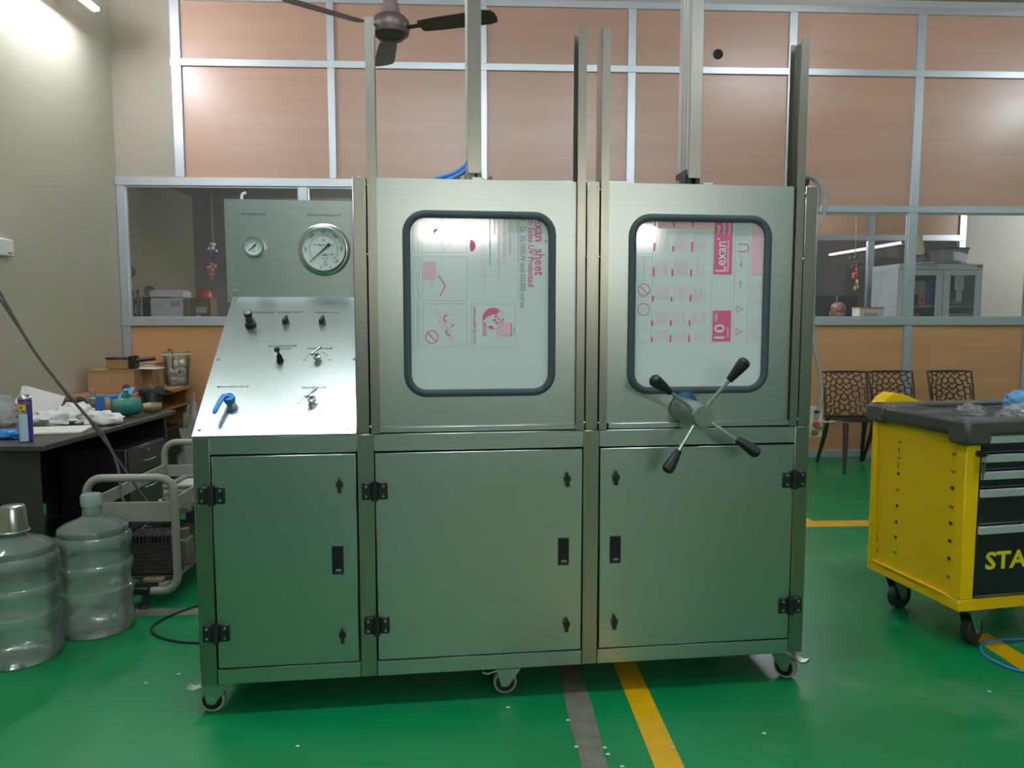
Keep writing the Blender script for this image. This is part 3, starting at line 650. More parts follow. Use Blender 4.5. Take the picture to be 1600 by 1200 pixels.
# clamp hub with four spokes
hub = (1.02, -.135, 1.087)
b = B(); b.tube([(.985, .016, 1.098), (1.02, -.115, 1.087)], [.045, .045], 28); b.tube([(1.02, -.115, 1.087), (1.0225, -.135, 1.0865)], [.045, .0405], 28) if False else None
b.tube([(1.02, -.115, 1.087), (1.022, -.133, 1.0866)], [.041, .0385], 28); hb = b.build('clamp_hub', mat('turned steel', (200, 204, 200), .34, 1), cab, 'round polished clamp hub')
b = B(); b.box(.975, 1.085, -.02, .012, 1.024, 1.052, .002); b.build('clamp_bracket', STEEL, hb)
b = B(); b.lathe([(.046, 0), (.046, .012), (.040, .016), (.001, .016)], 24, front(1.0, .016, 1.118)); b.build('blue_disc', mat('dark blue disc', (40, 82, 120), .35), hb)
hc = Vector((1.018, -.10, 1.0878))
for tip in ((.818, -.155, 1.228), (1.168, -.155, 1.292), (1.235, -.13, .943), (.884, -.13, .884)):
    tip = Vector(tip); d = (tip - hc); n = d.normalized(); s = hc + n * .03
    b = B(); b.cyl(s, hc + d * .78, .0068, n=12); sp = b.build('spoke', CHROME, hb)
    a = hc + d * .62; b = B(); b.tube([a, a + n * .006, tip - n * .03, tip - n * .012, tip - n * .003, tip], [.0125, .0135, .0225, .0225, .015, .005], 16); b.build('grip', BLACK, hb, 'tapered black grip of a spoke')

# castors
def caster(x, y, rz, brake=True):
    b = B(); b.box(-.055, .055, -.045, .045, .112, .12, .002); c = b.build('caster', ZINC, cab, 'zinc plated swivel castor')
    c.location = (x, y, 0); c.rotation_euler = (0, 0, R(rz))
    b = B()
    for s in (-1, 1):
        poly = [(-.048, .100), (.045, .100), (-.002, .034), (-.014, .030), (-.03, .034)]
        b.prism([(p[0] - .01, p[1]) for p in poly], .0025, front(0, s * .0225 + .00125, 0))
    b.box(-.055, .035, -.022, .022, .098, .112, .003); b.build('fork', ZINC, c)
    b = B(); b.lathe([(.036, -.016), (.043, -.016), (.0455, -.012), (.0455, .012), (.043, .016), (.036, .016)], 28, front(-.024, 0, .0455), False); b.build('tyre', mat('grey tyre', (150, 152, 140), .5), c)
    b = B(); b.lathe([(.037, -.012), (.037, .012)], 24, front(-.024, 0, .0455)); b.build('wheel', BLACK, c)
    b = B(); b.cyl((-.024, -.027, .0455), (-.024, .027, .0455), .009, n=8); b.build('axle_bolt', CHROME, c)
    if brake:
        b = B(); b.raw([(-.05, -.018, .1), (-.05, .018, .1), (-.09, .02, .088), (-.112, .022, .096), (-.112, -.022, .096), (-.09, -.02, .088), (-.05, -.018, .094), (-.05, .018, .094), (-.09, .02, .081), (-.113, .022, .088), (-.113, -.022, .088), (-.09, -.02, .081)],
                      [(0, 1, 2, 5), (5, 2, 3, 4), (6, 11, 8, 7), (11, 10, 9, 8), (0, 5, 11, 6), (5, 4, 10, 11), (4, 3, 9, 10), (3, 2, 8, 9), (2, 1, 7, 8), (1, 0, 6, 7)]); b.build('brake_pedal', ZINC, c)
caster(-.735, .055, 0); caster(.345, .06, 0); caster(1.44, .065, 130); caster(-.735, D - .06, 20, False); caster(.345, D - .06, 0, False); caster(1.44, D - .06, 20, False)
# air service unit and tubes on the right flank
b = B(); b.tube(smooth_path([(1.50, .22, 1.975), (1.555, .2, 2.0), (1.605, .2, 1.985), (1.637, .2, 1.92), (1.632, .2, 1.85), (1.61, .2, 1.79), (1.60, .2, 1.72), (1.60, .2, 1.55), (1.602, .2, 1.43), (1.612, .2, 1.33), (1.635, .2, 1.24), (1.65, .2, 1.14), (1.645, .2, 1.07), (1.63, .2, 1.02)], 5), .0095, 8); b.build('clear_air_tube', TUBECLEAR, cab)
b = B(); b.tube(smooth_path([(1.50, .25, 1.985), (1.56, .24, 2.012), (1.612, .235, 1.99), (1.625, .23, 1.93), (1.61, .22, 1.86), (1.56, .22, 1.78)], 5), .0085, 8); b.build('clear_air_tube', TUBECLEAR, cab)
b = B(); b.lathe([(.012, 0), (.022, .01), (.026, .04), (.026, .12), (.02, .135), (.001, .135)], 16, Matrix.Translation((1.585, .25, 1.815))); b.build('regulator_bowl', BLUE, cab, 'blue air regulator bowl on the flank')
b = B(); b.box(1.49, 1.56, .22, .28, 1.95, 1.97, .002); b.cyl((1.545, .2, 1.985), (1.545, .26, 1.985), .024, n=16); b.build('regulator_bracket', BLACK, cab)
b = B(); b.box(1.496, 1.66, .2, .206, .945, 1.075, .002); vp = b.build('valve_plate', mat('cream valve plate', (196, 200, 186), .5), cab)
for x, z, m, r in ((1.628, 1.052, BLACK, .006), (1.63, 1.0, mat('red fitting', (190, 70, 60), .4), .012), (1.645, .985, CHROME, .01), (1.622, .965, mat('brass', (196, 150, 70), .3, 1), .012)):
    b = B(); b.cyl((x, .2, z), (x, .18, z), r, n=10); b.build('fitting', m, vp)
b = B(); b.cyl((1.65, .19, 1.01), (1.71, .19, 1.008), .0045, n=8); b.build('steel_pin', CHROME, vp)

# ------------------------------------------------------------------ yellow tool trolley
tt = thing('tool_trolley', 'yellow tool trolley with black drawers and a charcoal tray top', 'tool trolley', (2.066, 3.09, 0), 9)
TW, TD = .80, .60
def tb(name, m, fn, parent=tt, label=None, sharp=38, kind=None):
    b = B(); fn(b); return b.build(name, m, parent, label, sharp, kind)
tb('base_tray', YELLOW, lambda b: b.box(0, TW, 0, TD, .18, .232, .004))
def sidef(b):
    b.box(0, .07, .0, .05, .232, .93, .003)        # front column
    b.box(0, .03, TD - .035, TD, .232, .94, .003)
    b.box(.014, .02, .05, TD - .03, .232, .94)
    b.box(.0, .03, .08, TD - .03, .215, .235, .003)
sd = tb('side_panel', YELLOW, sidef)
def sidef2(b):
    b.box(TW - .07, TW, .0, .05, .232, .93, .003); b.box(TW - .03, TW, TD - .035, TD, .232, .94, .003); b.box(TW - .02, TW - .014, .05, TD - .03, .232, .94)
tb('side_panel', YELLOW, sidef2)
tb('back_panel', YELLOW, lambda b: b.box(.03, TW - .03, TD - .012, TD, .232, .94))
tb('carcass', BLACK, lambda b: b.box(.07, TW - .07, .02, TD - .02, .232, .93))
# punched slots in the side panel: thin dark slits, raised louvre tabs
rs = random.Random(3)
for y0, zs, full in ((.418, (.851, .774, .697, .619, .542, .463, .388, .315), (697, 542, 463, 388)), (.082, (.853, .776, .703, .621, .547, .469, .391, .31), (703, 547, 469, 391))):
    for z in zs:
        dark = int(z * 1000 + .5) in full
        b = B(); b.box(.0125 if y0 > .2 else .0112, .0145, y0 - (.008 if dark else .011), y0 + (.008 if dark else .011), z - .007, z + .007 if dark else z + .004, .001)
        b.build('slot', DARK if dark else mat('worn yellow slot', (150, 128, 30), .6), sd)
for y, z in ((.422, .81), (.422, .735), (.546, .344), (.543, .286)):
    b = B(); b.box(.0125, .0145, y - .0015, y + .0015, z - .014, z + .014); b.build('slot', DARK, sd)
# drawers
dz = [(.866, .945), (.792, .864), (.716, .790), (.556, .714), (.238, .554)]
for i, (z0, z1) in enumerate(dz):
    b = B(); b.box(.072, TW - .072, -.004, .02, z0 + .003, z1 - .001, .002); d = b.build('drawer', BLACK, tt, 'deep black bottom drawer with yellow lettering' if i == 4 else None)
    h = .034
    b = B(); b.raw([(x, y, z) for x in (.072, TW - .072) for y, z in ((-.004, z1 - .001), (-.02, z1 - .004), (-.016, z1 - h), (-.004, z1 - h))], [(0, 1, 2, 3), (7, 6, 5, 4), (0, 4, 5, 1), (1, 5, 6, 2), (2, 6, 7, 3), (3, 7, 4, 0)])
    b.build('drawer_handle', mat('brushed drawer pull', (196, 202, 202), .45, .15), d, 'silver pull strip')
    b = B(); b.box(.072, TW - .072, -.009, -.003, z0 + .004, z0 + .010, .002); b.build('drawer_lip', mat('dark grey lip', (86, 88, 88), .4, .4), d)
    if i == 4:
        b = B(); b.text('STANLEY', .105, front(.118, -.004, .400), 'l', .50, bold=.03); b.build('lettering', mat('yellow lettering', (226, 210, 20), .5), d, 'large yellow capital letters')
# lock and keys
b = B(); b.cyl((.055, .0, .868), (.055, -.03, .868), .013, n=16); b.cyl((.055, -.03, .868), (.055, -.042, .868), .009, n=6); lk = b.build('lock', BLACK, tt)
b = B(); b.tube([(.05 + .012 * math.cos(a), -.036, .84 + .018 * math.sin(a)) for a in [2 * math.pi * k / 14 for k in range(14)]], .0016, 6, closed=True); b.prism([(-.011, -.03), (.011, -.03), (.011, 0), (0, .006), (-.011, 0)], .003, front(.05, -.036, .822)); b.box(.046, .053, -.0395, -.0365, .765, .795); b.build('key', mat('key steel', (110, 106, 96), .4, .6), lk)
# tray top
def tray(b):
    o = rrect(-.03, TW + .03, -.03, TD + .01, .02, 3)
    z0 = .936
    b.box(-.025, TW + .025, -.012, TD + .008, .938, .985, .012)
    # rim walls round a sunken work surface
    b.box(-.028, .17, .03, TD + .01, .945, 1.012, .014); b.box(TW - .06, TW + .028, .03, TD + .01, .945, 1.015, .014)
    b.box(-.03, TW + .03, -.03, .05, .945, 1.015, .014); b.box(-.028, TW + .028, TD - .05, TD + .012, .945, 1.018, .012)
    b.box(-.034, .1, -.034, .085, .905, 1.016, .016); b.box(TW - .1, TW + .034, -.034, .085, .905, 1.016, .016)
    b.box(-.034, .05, TD - .12, TD + .016, .93, 1.018, .014)
tp = tb('tray_top', TRAY, tray)
tb('tray_well', mat('tray well', (58, 60, 56), .6, bump=.4, bscale=(400, 400, 400)), lambda b: b.box(.16, TW - .06, .05, TD - .05, .985, .99), tp)
for y0, y1 in ((.10, .23), (.33, .46)): tb('grip_pad', mat('grip pad', (46, 46, 42), .7), lambda b: b.box(.015, .125, y0, y1, 1.0115, 1.0135, .001), tp)
def pushh(b):
    b.prism([(-.075, -.03), (.21, -.03), (.20, .0), (.05, .055), (.0, .06), (-.04, .035), (-.075, -.01)], .09, front(.125, TD + .1, 1.0))
tb('push_handle', YELLOW, pushh, label='yellow push handle end at the rear corner')
def tcaster(x, y, rz):
    b = B(); b.box(-.05, .05, -.045, .045, .172, .18, .002); c = b.build('caster', ZINC, tt, 'zinc bracket castor with a black wheel'); c.location = (x, y, 0); c.rotation_euler = (0, 0, R(rz))
    b = B()
    for s in (-1, 1): b.prism([(-.05, .170), (.045, .170), (-.012, .058), (-.03, .05), (-.048, .06)], .003, front(0, s * .027 + .0015, 0))
    b.box(-.05, .045, -.027, .027, .16, .172, .003); b.build('fork', ZINC, c)
    b = B(); b.lathe([(.03, -.02), (.055, -.021), (.0635, -.014), (.065, 0), (.0635, .014), (.055, .021), (.03, .02)], 30, front(-.03, 0, .0652)); b.build('wheel', RUBBER, c)
    b = B(); b.cyl((-.03, -.033, .0652), (-.03, .033, .0652), .010, n=8); b.build('axle_bolt', CHROME, c)
tcaster(.115, .065, 200); tcaster(.09, .50, 190); tcaster(TW - .1, .08, 180); tcaster(TW - .1, .5, 180)
TM = Matrix.Translation((2.066, 3.09, 0)) @ Matrix.Rotation(R(9), 4, 'Z')
def on_tray(x, y, z=.99): v = TM @ Vector((x, y, z)); return (v.x, v.y, v.z)
p = on_tray(.24, .25); tag(crumple(p, (.11, .10, .05), 1.3, .7, 26, 12, 4).build('plastic_bag', BAG, sharp=60), 'crumpled clear plastic bag at the left end of the trolley tray', 'plastic bag')
p = on_tray(.325, .14); tag(crumple(p, (.08, .08, .04), 4.1, .6, 26, 12, 4).build('plastic_bag', BAG, sharp=60), 'flat rolled clear bag between the crumpled bag and the open white bag', 'plastic bag')
p = on_tray(.43, .17); tag(crumple(p, (.10, .10, .055), 8.3, .8, 26, 12, 4).build('plastic_bag', clear('milky bag', (236, 236, 244), .7, .3), sharp=60), 'open whitish plastic bag in the middle of the trolley tray', 'plastic bag')
p = on_tray(.60, .33); tag(crumple(p, (.16, .13, .10), 5.5, .5, 26, 14, 4).build('rag', mat('sky blue cloth', (110, 165, 205), .8), sharp=60), 'bundled sky blue rag on the trolley tray', 'rag')
p = on_tray(.61, .18); tag(crumple(p, (.18, .12, .045), 2.2, .6, 26, 12, 3).build('rag', mat('white cloth', (214, 212, 204), .9), sharp=60), 'white rag under the metal fitting on the trolley tray', 'rag')
t = thing('screwdriver', 'long steel screwdriver lying at the back of the trolley tray', 'screwdriver', on_tray(.46, .42, 1.003), 16)
b = B(); b.cyl((0, 0, 0), (.16, 0, 0), .004, n=8); b.build('shaft', CHROME, t); b = B(); b.lathe([(.001, 0), (.010, .004), (.012, .03), (.009, .06), (.012, .085), (.007, .1)], 10, axisM((0, 0, 0), (-1, 0, 0))); b.build('grip', mat('dark grip', (60, 60, 62), .4), t)
t = thing('pipe_fitting', 'small dark metal pipe fitting on the white rag on the trolley tray', 'pipe fitting', on_tray(.60, .14, 1.05), 20)
b = B(); b.cyl((-.02, 0, 0), (.02, 0, 0), .014, n=6); b.build('nut', mat('oiled steel', (96, 92, 84), .35, .9), t); b = B(); b.cyl((.02, 0, 0), (.05, 0, 0), .009, n=12); b.cyl((-.035, 0, 0), (-.02, 0, 0), .012, n=12); b.build('threaded_end', CHROME, t)
b = B(); b.tube(smooth_path([(2.5, 3.2, .006), (2.36, 3.2, .006), (2.24, 3.17, .006), (2.175, 3.08, .006), (2.17, 2.99, .006), (2.21, 2.91, .006), (2.35, 2.85, .006), (2.6, 2.84, .006)], 8), .0055, 8); tag(b.build('floor_hose', HOSEB), 'thin blue air hose looped on the floor beside the trolley wheel', 'hose')

# ------------------------------------------------------------------ perforated chairs
def scallops(b, W, H, surf, seed):
    """fan of scale-shaped openings: arcs in rows with short ribs, as in moulded lace chairs"""
    rr = random.Random(seed); cx = 0; r = .05; row = 0; t = .0042
    def inside(x, y): return -W / 2 < x < W / 2 and 0 < y < H
    def seg(p, q):
        if not (inside(*p) or inside(*q)): return
        c = lambda a: (max(-W / 2, min(W / 2, a[0])), max(0, min(H, a[1])))
        p, q = c(p), c(q)
        d = Vector((q[0] - p[0], q[1] - p[1])); 
        if d.length < .003: return
        d.normalize(); n = Vector((-d.y, d.x)) * t
        V = [surf(p[0] + s * n.x, p[1] + s * n.y, o) for o in (0, .012) for s in (-1, 1)] + [surf(q[0] + s * n.x, q[1] + s * n.y, o) for o in (0, .012) for s in (-1, 1)]
        b.raw(V, [(0, 1, 5, 4), (2, 6, 7, 3), (0, 4, 6, 2), (1, 3, 7, 5)])
    while r < H * 1.25:
        cells = max(5, int(math.pi * r / .058)); dr = .05
        for k in range(-1, cells + 2):
            a0 = math.pi * (k + (.5 if row % 2 else 0)) / cells; a1 = a0 + math.pi / cells
            if a1 < -.2 or a0 > math.pi + .2: continue
            pts = []
            for j in range(5):
                a = a0 + (a1 - a0) * j / 4; rad = r + dr * .55 * math.sin(math.pi * j / 4) + rr.uniform(-.002, .002)
                pts.append((cx + rad * math.cos(a), -.01 + rad * math.sin(a)))
            for j in range(4): seg(pts[j], pts[j + 1])
            am = (a0 + a1) / 2; rad = r + dr * .55; seg((cx + rad * math.cos(am), -.01 + rad * math.sin(am)), (cx + (r + dr) * math.cos(a0 + math.pi / cells / 2), -.01 + (r + dr) * math.sin(am)))
        r += dr; row += 1
def make_chair(label, loc):
    t = thing('plastic_chair', label, 'chair', loc, 0, 'lace back chairs along the partition')
    W, H = .42, .42
    def back(x, y, o): q = y / H; return (x * (1 + .06 * q), .19 + .10 * q - .05 * q * (1 - q) - .35 * (x * x) * 0 - o + .04 * (1 - (2 * x / W) ** 2), .475 + y)
    b = B(); scallops(b, W, H, back, 2)
    b.tube([back(-W / 2, 0, .006), back(-W / 2, H * .33, .006), back(-W / 2, H * .66, .006), back(-W / 2, H, .006)] + [back(-W / 2 + W * k / 6, H, .006) for k in range(1, 6)] + [back(W / 2, H, .006), back(W / 2, H * .66, .006), back(W / 2, H * .33, .006), back(W / 2, 0, .006)], .0095, 6)
    b.build('backrest', CHAIRB, t, 'perforated lace backrest')
    def seat(x, y, o): q = y / .42; return (x, .21 - y * 1.0, .462 + .02 * q * q + .012 * (2 * x / W) ** 2 - o)
    b = B(); scallops(b, W, .42, seat, 4); b.tube([seat(-W / 2, 0, .006), seat(W / 2, 0, .006), seat(W / 2, .21, .006), seat(W / 2, .42, .006), seat(0, .43, .006), seat(-W / 2, .42, .006), seat(-W / 2, .21, .006)], .011, 6, closed=True); b.build('seat', CHAIRB, t)
    for sx in (-1, 1):
        for y0, y1 in ((-.17, -.26), (.19, .31)):
            b = B(); b.tube([(sx * .185, y0, .455), (sx * .195, y0 + (y1 - y0) * .3, .28), (sx * .225, y1, 0)], [.026, .022, .015], 8); b.build('leg', CHAIRB, t)
    return t
c0 = make_chair('leftmost dark lace back chair beside the steel cabinet', (3.60, 7.02, 0))
dup(c0, (4.075, 7.04, 0), 0, 'middle dark lace back chair behind the yellow push handle of the trolley')
dup(c0, (4.68, 7.05, 0), 0, 'rightmost dark lace back chair standing apart behind the trolley tray')

# ------------------------------------------------------------------ ceiling fan
fan = thing('ceiling_fan', 'dark brown three bladed ceiling fan hanging above the cabinet', 'ceiling fan', (-.46, 4.5, 4.465))
b = B(); b.lathe([(.001, .035), (.06, .035), (.055, -.06), (.02, -.11), (.001, -.11)], 20); b.build('ceiling_cup', FANB, fan)
b = B(); b.cyl((0, 0, -.1), (0, 0, -1.22), .0125, n=10); b.build('down_rod', FANB, fan)
b = B(); b.lathe([(.001, -1.2), (.016, -1.2), (.024, -1.215), (.058, -1.335), (.064, -1.345), (.001, -1.345)], 24); b.build('canopy', mat('taupe fan cup', (110, 92, 88), .4), fan)
b = B(); b.lathe([(.03, -1.34), (.085, -1.355), (.105, -1.38), (.108, -1.42), (.10, -1.45), (.085, -1.458), (.07, -1.475), (.035, -1.49), (.001, -1.49)], 28); b.build('motor', FANB, fan)
for a in (-22, 100, 219):
    b = B(Matrix.Rotation(R(a), 4, 'Z') @ Matrix.Translation((0, 0, -1.425)) @ Matrix.Rotation(R(-12), 4, 'X'))
    pl = [(.19, -.052), (.30, -.06), (.58, -.066), (.62, -.055), (.632, -.02), (.632, .02), (.62, .055), (.58, .066), (.30, .06), (.19, .052), (.18, .03), (.18, -.03)]
    b.prism(pl, .004); bl = b.build('blade', FANB, fan)
    b = B(Matrix.Rotation(R(a), 4, 'Z') @ Matrix.Translation((0, 0, -1.425)) @ Matrix.Rotation(R(-12), 4, 'X')); b.box(.08, .24, -.018, .018, .004, .008, .001); b.build('blade_arm', FANB, bl)

# ------------------------------------------------------------------ left side: desks and what lies on them
dk = thing('dark_desk', 'dark brown work desk along the left wall behind the water jugs', 'desk', (-2.28, 4.14, 0), -4)
def kid(name, m, fn, parent, label=None, sharp=38):
    b = B(); fn(b); return b.build(name, m, parent, label, sharp)
kid('desk_top', DARKDESK, lambda b: b.box(-1.0, 0, 0, 1.54, .728, .758, .004), dk)
DP = mat('dark desk panel', (46, 45, 42), .5)
kid('side_panel', DP, lambda b: b.box(-.98, -.06, .04, .06, .0, .728), dk)
kid('side_panel', DP, lambda b: b.box(-.96, -.06, 1.48, 1.50, .0, .728), dk)
kid('back_panel', DP, lambda b: b.box(-.92, -.90, .06, 1.48, .1, .728), dk)
pd = thing('drawer_pedestal', 'low black drawer unit with a lock under the dark desk', 'drawer unit', (-2.25, 5.02, 0), -4)
kid('body', mat('black pedestal', (40, 39, 38), .45), lambda b: b.box(-.44, 0, 0, .52, .03, .58, .006), pd)
for z0, z1 in ((.40, .57), (.06, .39)):
    d = kid('drawer', mat('black drawer front', (50, 49, 46), .4), lambda b: b.box(0, .012, .01, .51, z0, z1, .003), pd)
    kid('handle', CHROME, lambda b: b.tube(smooth_path([(.012, .18, z1 - .09), (.03, .2, z1 - .095), (.03, .32, z1 - .095), (.012, .34, z1 - .09)]), .005, 6), d)
    if z1 > .5: kid('lock', CHROME, lambda b: b.cyl((.012, .26, z1 - .03), (.018, .26, z1 - .03), .011, n=14), d)
wd = thing('wooden_desk', 'oak coloured desk in the far left corner against the partition', 'desk', (-3.36, 6.42, 0), 0)
kid('desk_top', WOODDESK, lambda b: b.raw([(0, 0, z) for z in (.755, .785)] + [(.67, .14, z) for z in (.755, .785)] + [(.66, 1.1, z) for z in (.755, .785)] + [(0, 1.1, z) for z in (.755, .785)], [(0, 2, 3, 1), (2, 4, 5, 3), (4, 6, 7, 5), (6, 0, 1, 7), (1, 3, 5, 7), (6, 4, 2, 0)]), wd)
kid('side_panel', WOODDESK, lambda b: b.box(.02, .60, .16, .18, 0, .755), wd)
kid('side_panel', WOODDESK, lambda b: b.box(.02, .62, 1.06, 1.08, 0, .755), wd)
kid('keyboard_shelf', WOODDESK, lambda b: b.box(.04, .63, .2, 1.05, .60, .62), wd)
kid('leg', WOODDESK, lambda b: b.box(.60, .63, 1.02, 1.06, 0, .755), wd)
# spray can
M = Matrix.Translation
sc = thing('spray_can', 'blue and white spray can with a white cap standing on the dark desk corner', 'spray can', (-2.455, 4.30, .758))
kid('body', mat('spray can blue', (50, 54, 130), .3), lambda b: b.lathe([(.030, 0), (.0335, .004), (.0335, .232), (.031, .238)], 24), sc)
kid('lower_label', mat('spray can pale label', (178, 200, 214), .35), lambda b: b.rings([[(.0338 * math.cos(R(a)), .0338 * math.sin(R(a)), z) for a in range(-165, -44, 10)] for z in (.004, .155)], False, False), sc)
kid('yellow_band', mat('label yellow', (222, 190, 60), .4), lambda b: b.rings([[(.0340 * math.cos(R(a)), .0340 * math.sin(R(a)), z) for a in range(-165, -54, 10)] for z in (.158, .205)], False, False), sc)
kid('red_band', mat('label red', (196, 60, 60), .4), lambda b: b.rings([[(.0339 * math.cos(R(a)), .0339 * math.sin(R(a)), z) for a in range(-165, -24, 10)] for z in (.206, .218)], False, False), sc)
def smudge(b):
    r2 = random.Random(4)
    for row, z in enumerate((.163, .182)):
        for a in range(-155, -65, 12):
            if r2.random() < .8: b.rings([[(.0343 * math.cos(R(q)), .0343 * math.sin(R(q)), z + h) for q in (a, a + 5, a + 9)] for h in (0, .010 + .004 * r2.random())], False, False)
kid('label_print', mat('label dark', (50, 46, 60), .5), smudge, sc)
kid('shoulder', CHROME, lambda b: b.lathe([(.0335, .236), (.033, .242), (.024, .256), (.016, .26), (.001, .26)], 24), sc)
kid('cap', WHITE, lambda b: b.lathe([(.016, .256), (.017, .28), (.013, .286), (.011, .305), (.001, .306)], 20), sc)
# gloves, cloths, papers
def dpt(x, y, z=.758): return (x, y, z)
CLOTH = mat('off white knitted cloth', (206, 206, 198), .9, bump=.4, bscale=(200, 200, 200))
tag(crumple(dpt(-2.66, 4.97), (.24, .20, .085), 1.1, .55, 28, 14, 2.6).build('work_glove', CLOTH, sharp=70), 'white knitted work glove crumpled at the left of the glove pile on the dark desk', 'glove', 'white work gloves on the dark desk')
tag(crumple(dpt(-2.36, 4.95), (.22, .17, .085), 6.4, .5, 28, 14, 2.6).build('work_glove', CLOTH, sharp=70), 'white knitted work glove nearest the desk edge under the hanging cables', 'glove', 'white work gloves on the dark desk')
tag(crumple(dpt(-2.66, 5.24), (.22, .17, .10), 9.7, .5, 28, 14, 2.6).build('work_glove', CLOTH, sharp=70), 'white knitted work glove at the back of the glove pile', 'glove', 'white work gloves on the dark desk')
b = B(); b.box(-.2, .2, -.14, .14, 0, .012, .002); o = tag(b.build('notepad', mat('cream paper', (206, 204, 186), .8)), 'cream paper pad lying beside the spray can on the dark desk', 'paper pad'); o.location = (-2.52, 4.66, .759); o.rotation_euler = (0, 0, R(12))
b = B(); b.raw([(-.16, 0, 0), (.17, .02, 0), (.20, .10, .13), (-.10, .16, .20), (-.16, 0, .003), (.17, .02, .003), (.20, .105, .133), (-.10, .165, .203)], [(0, 1, 2, 3), (7, 6, 5, 4), (0, 4, 5, 1), (1, 5, 6, 2), (2, 6, 7, 3), (3, 7, 4, 0)]); o = tag(b.build('paper_sheet', mat('grey white paper', (196, 194, 184), .8)), 'curled sheet of greyish paper leaning up behind the spray can', 'paper'); o.location = (-3.0, 5.28, .76)
tag(crumple(dpt(-3.02, 4.92), (.26, .28, .19), 3.3, .5, 26, 12, 2.2).build('plastic_bag', BAG, sharp=60), 'large clear plastic bag on the dark desk at the left picture edge', 'plastic bag')
tag(crumple(dpt(-2.62, 4.40), (.16, .10, .05), 7.2, .6, 22, 10, 3).build('blue_wrap', mat('bright blue film', (30, 120, 190), .4), sharp=60), 'small bright blue wrap on the desk to the left of the spray can', 'wrap')
# valves and fittings
vb = thing('valve_body', 'teal and brown bodied valve lying on the dark desk', 'valve', (-2.36, 5.30, .83), -60)
TEAL = mat('teal cast body', (40, 120, 105), .45, var=.3, vscale=(20, 20, 20)); RUST = mat('rusty flange', (120, 104, 76), .6, var=.3, vscale=(30, 30, 30))
kid('body', TEAL, lambda b: b.lathe([(.045, -.09), (.06, -.06), (.068, 0), (.058, .07), (.05, .09)], 18, axisM((0, 0, 0), (0, 1, 0))), vb)
kid('flange', RUST, lambda b: b.lathe([(.001, -.13), (.066, -.13), (.07, -.10), (.05, -.085)], 18, axisM((0, 0, 0), (0, 1, 0))), vb)
kid('bonnet', TEAL, lambda b: b.lathe([(.03, .05), (.03, .085), (.018, .09), (.018, .11), (.001, .11)], 6, M((0, 0, 0))), vb)
vb2 = thing('brass_valve', 'small brass coloured valve at the far end of the dark desk', 'valve', (-2.27, 5.50, .80), 30)
kid('body', mat('dull brass', (132, 122, 84), .45, .5), lambda b: (b.lathe([(.001, -.06), (.03, -.06), (.034, -.03), (.04, 0), (.034, .03), (.03, .06), (.001, .06)], 14, axisM((0, 0, 0), (1, 0, 0)))), vb2)
kid('stem', mat('dark stem', (60, 58, 50), .5), lambda b: (b.cyl((0, 0, .02), (0, 0, .13), .014, n=10), b.cyl((0, 0, .13), (0, 0, .15), .02, .01, n=10)), vb2)
bx = thing('blue_box', 'bright blue box behind the teal valve on the dark desk', 'box', (-2.52, 5.47, .758), -10)
kid('body', mat('blue card', (36, 110, 180), .5), lambda b: b.box(-.1, .02, -.05, .06, 0, .13, .002), bx)
kid('flap', mat('light blue card', (96, 160, 205), .5), lambda b: b.raw([(.02, -.05, .06), (.12, -.06, .075), (.15, .03, .185), (.05, .05, .17), (.02, -.05, .064), (.12, -.06, .079), (.15, .03, .189), (.05, .05, .174)], [(0, 1, 2, 3), (7, 6, 5, 4), (0, 4, 5, 1), (1, 5, 6, 2), (2, 6, 7, 3), (3, 7, 4, 0)]), bx)
tr = thing('tape_roll', 'roll of tape with a white core standing behind the blue box', 'tape roll', (-2.50, 5.63, .758 + .1), -70)
kid('tape', mat('dark tape', (44, 44, 46), .4), lambda b: b.tube([(.075 * math.cos(a), 0, .075 * math.sin(a)) for a in [2 * math.pi * k / 28 for k in range(28)]], .025, 8, closed=True), tr)
kid('core', WHITE, lambda b: b.rings([[(.05 * math.cos(a), y, .05 * math.sin(a)) for a in [2 * math.pi * k / 28 for k in range(28)]] for y in (-.022, .022)], False, False), tr)
hk = thing('steel_hook', 'small bent steel shackle on the dark desk behind the gloves', 'shackle', (-2.75, 5.50, .758), 0)
kid('bow', mat('worn steel', (120, 120, 112), .4, .8), lambda b: b.tube(smooth_path([(-.03, 0, .012), (-.045, 0, .06), (-.02, 0, .11), (.02, 0, .11), (.045, 0, .07), (.04, 0, .012)]), .009, 8), hk)
kid('pin', CHROME, lambda b: b.cyl((-.05, 0, .012), (.06, 0, .012), .009, n=8), hk)
rg = thing('air_regulator', 'grey filter regulator with a conical top on the dark desk', 'regulator', (-2.57, 5.13 + .31, .758), 0)
rg.location = (-2.75, 5.66, .758)
kid('bowl', mat('grey regulator', (132, 136, 130), .4, .3), lambda b: b.lathe([(.001, 0), (.03, 0), (.032, .05), (.036, .055), (.036, .09), (.02, .10), (.014, .15), (.001, .15)], 16), rg)
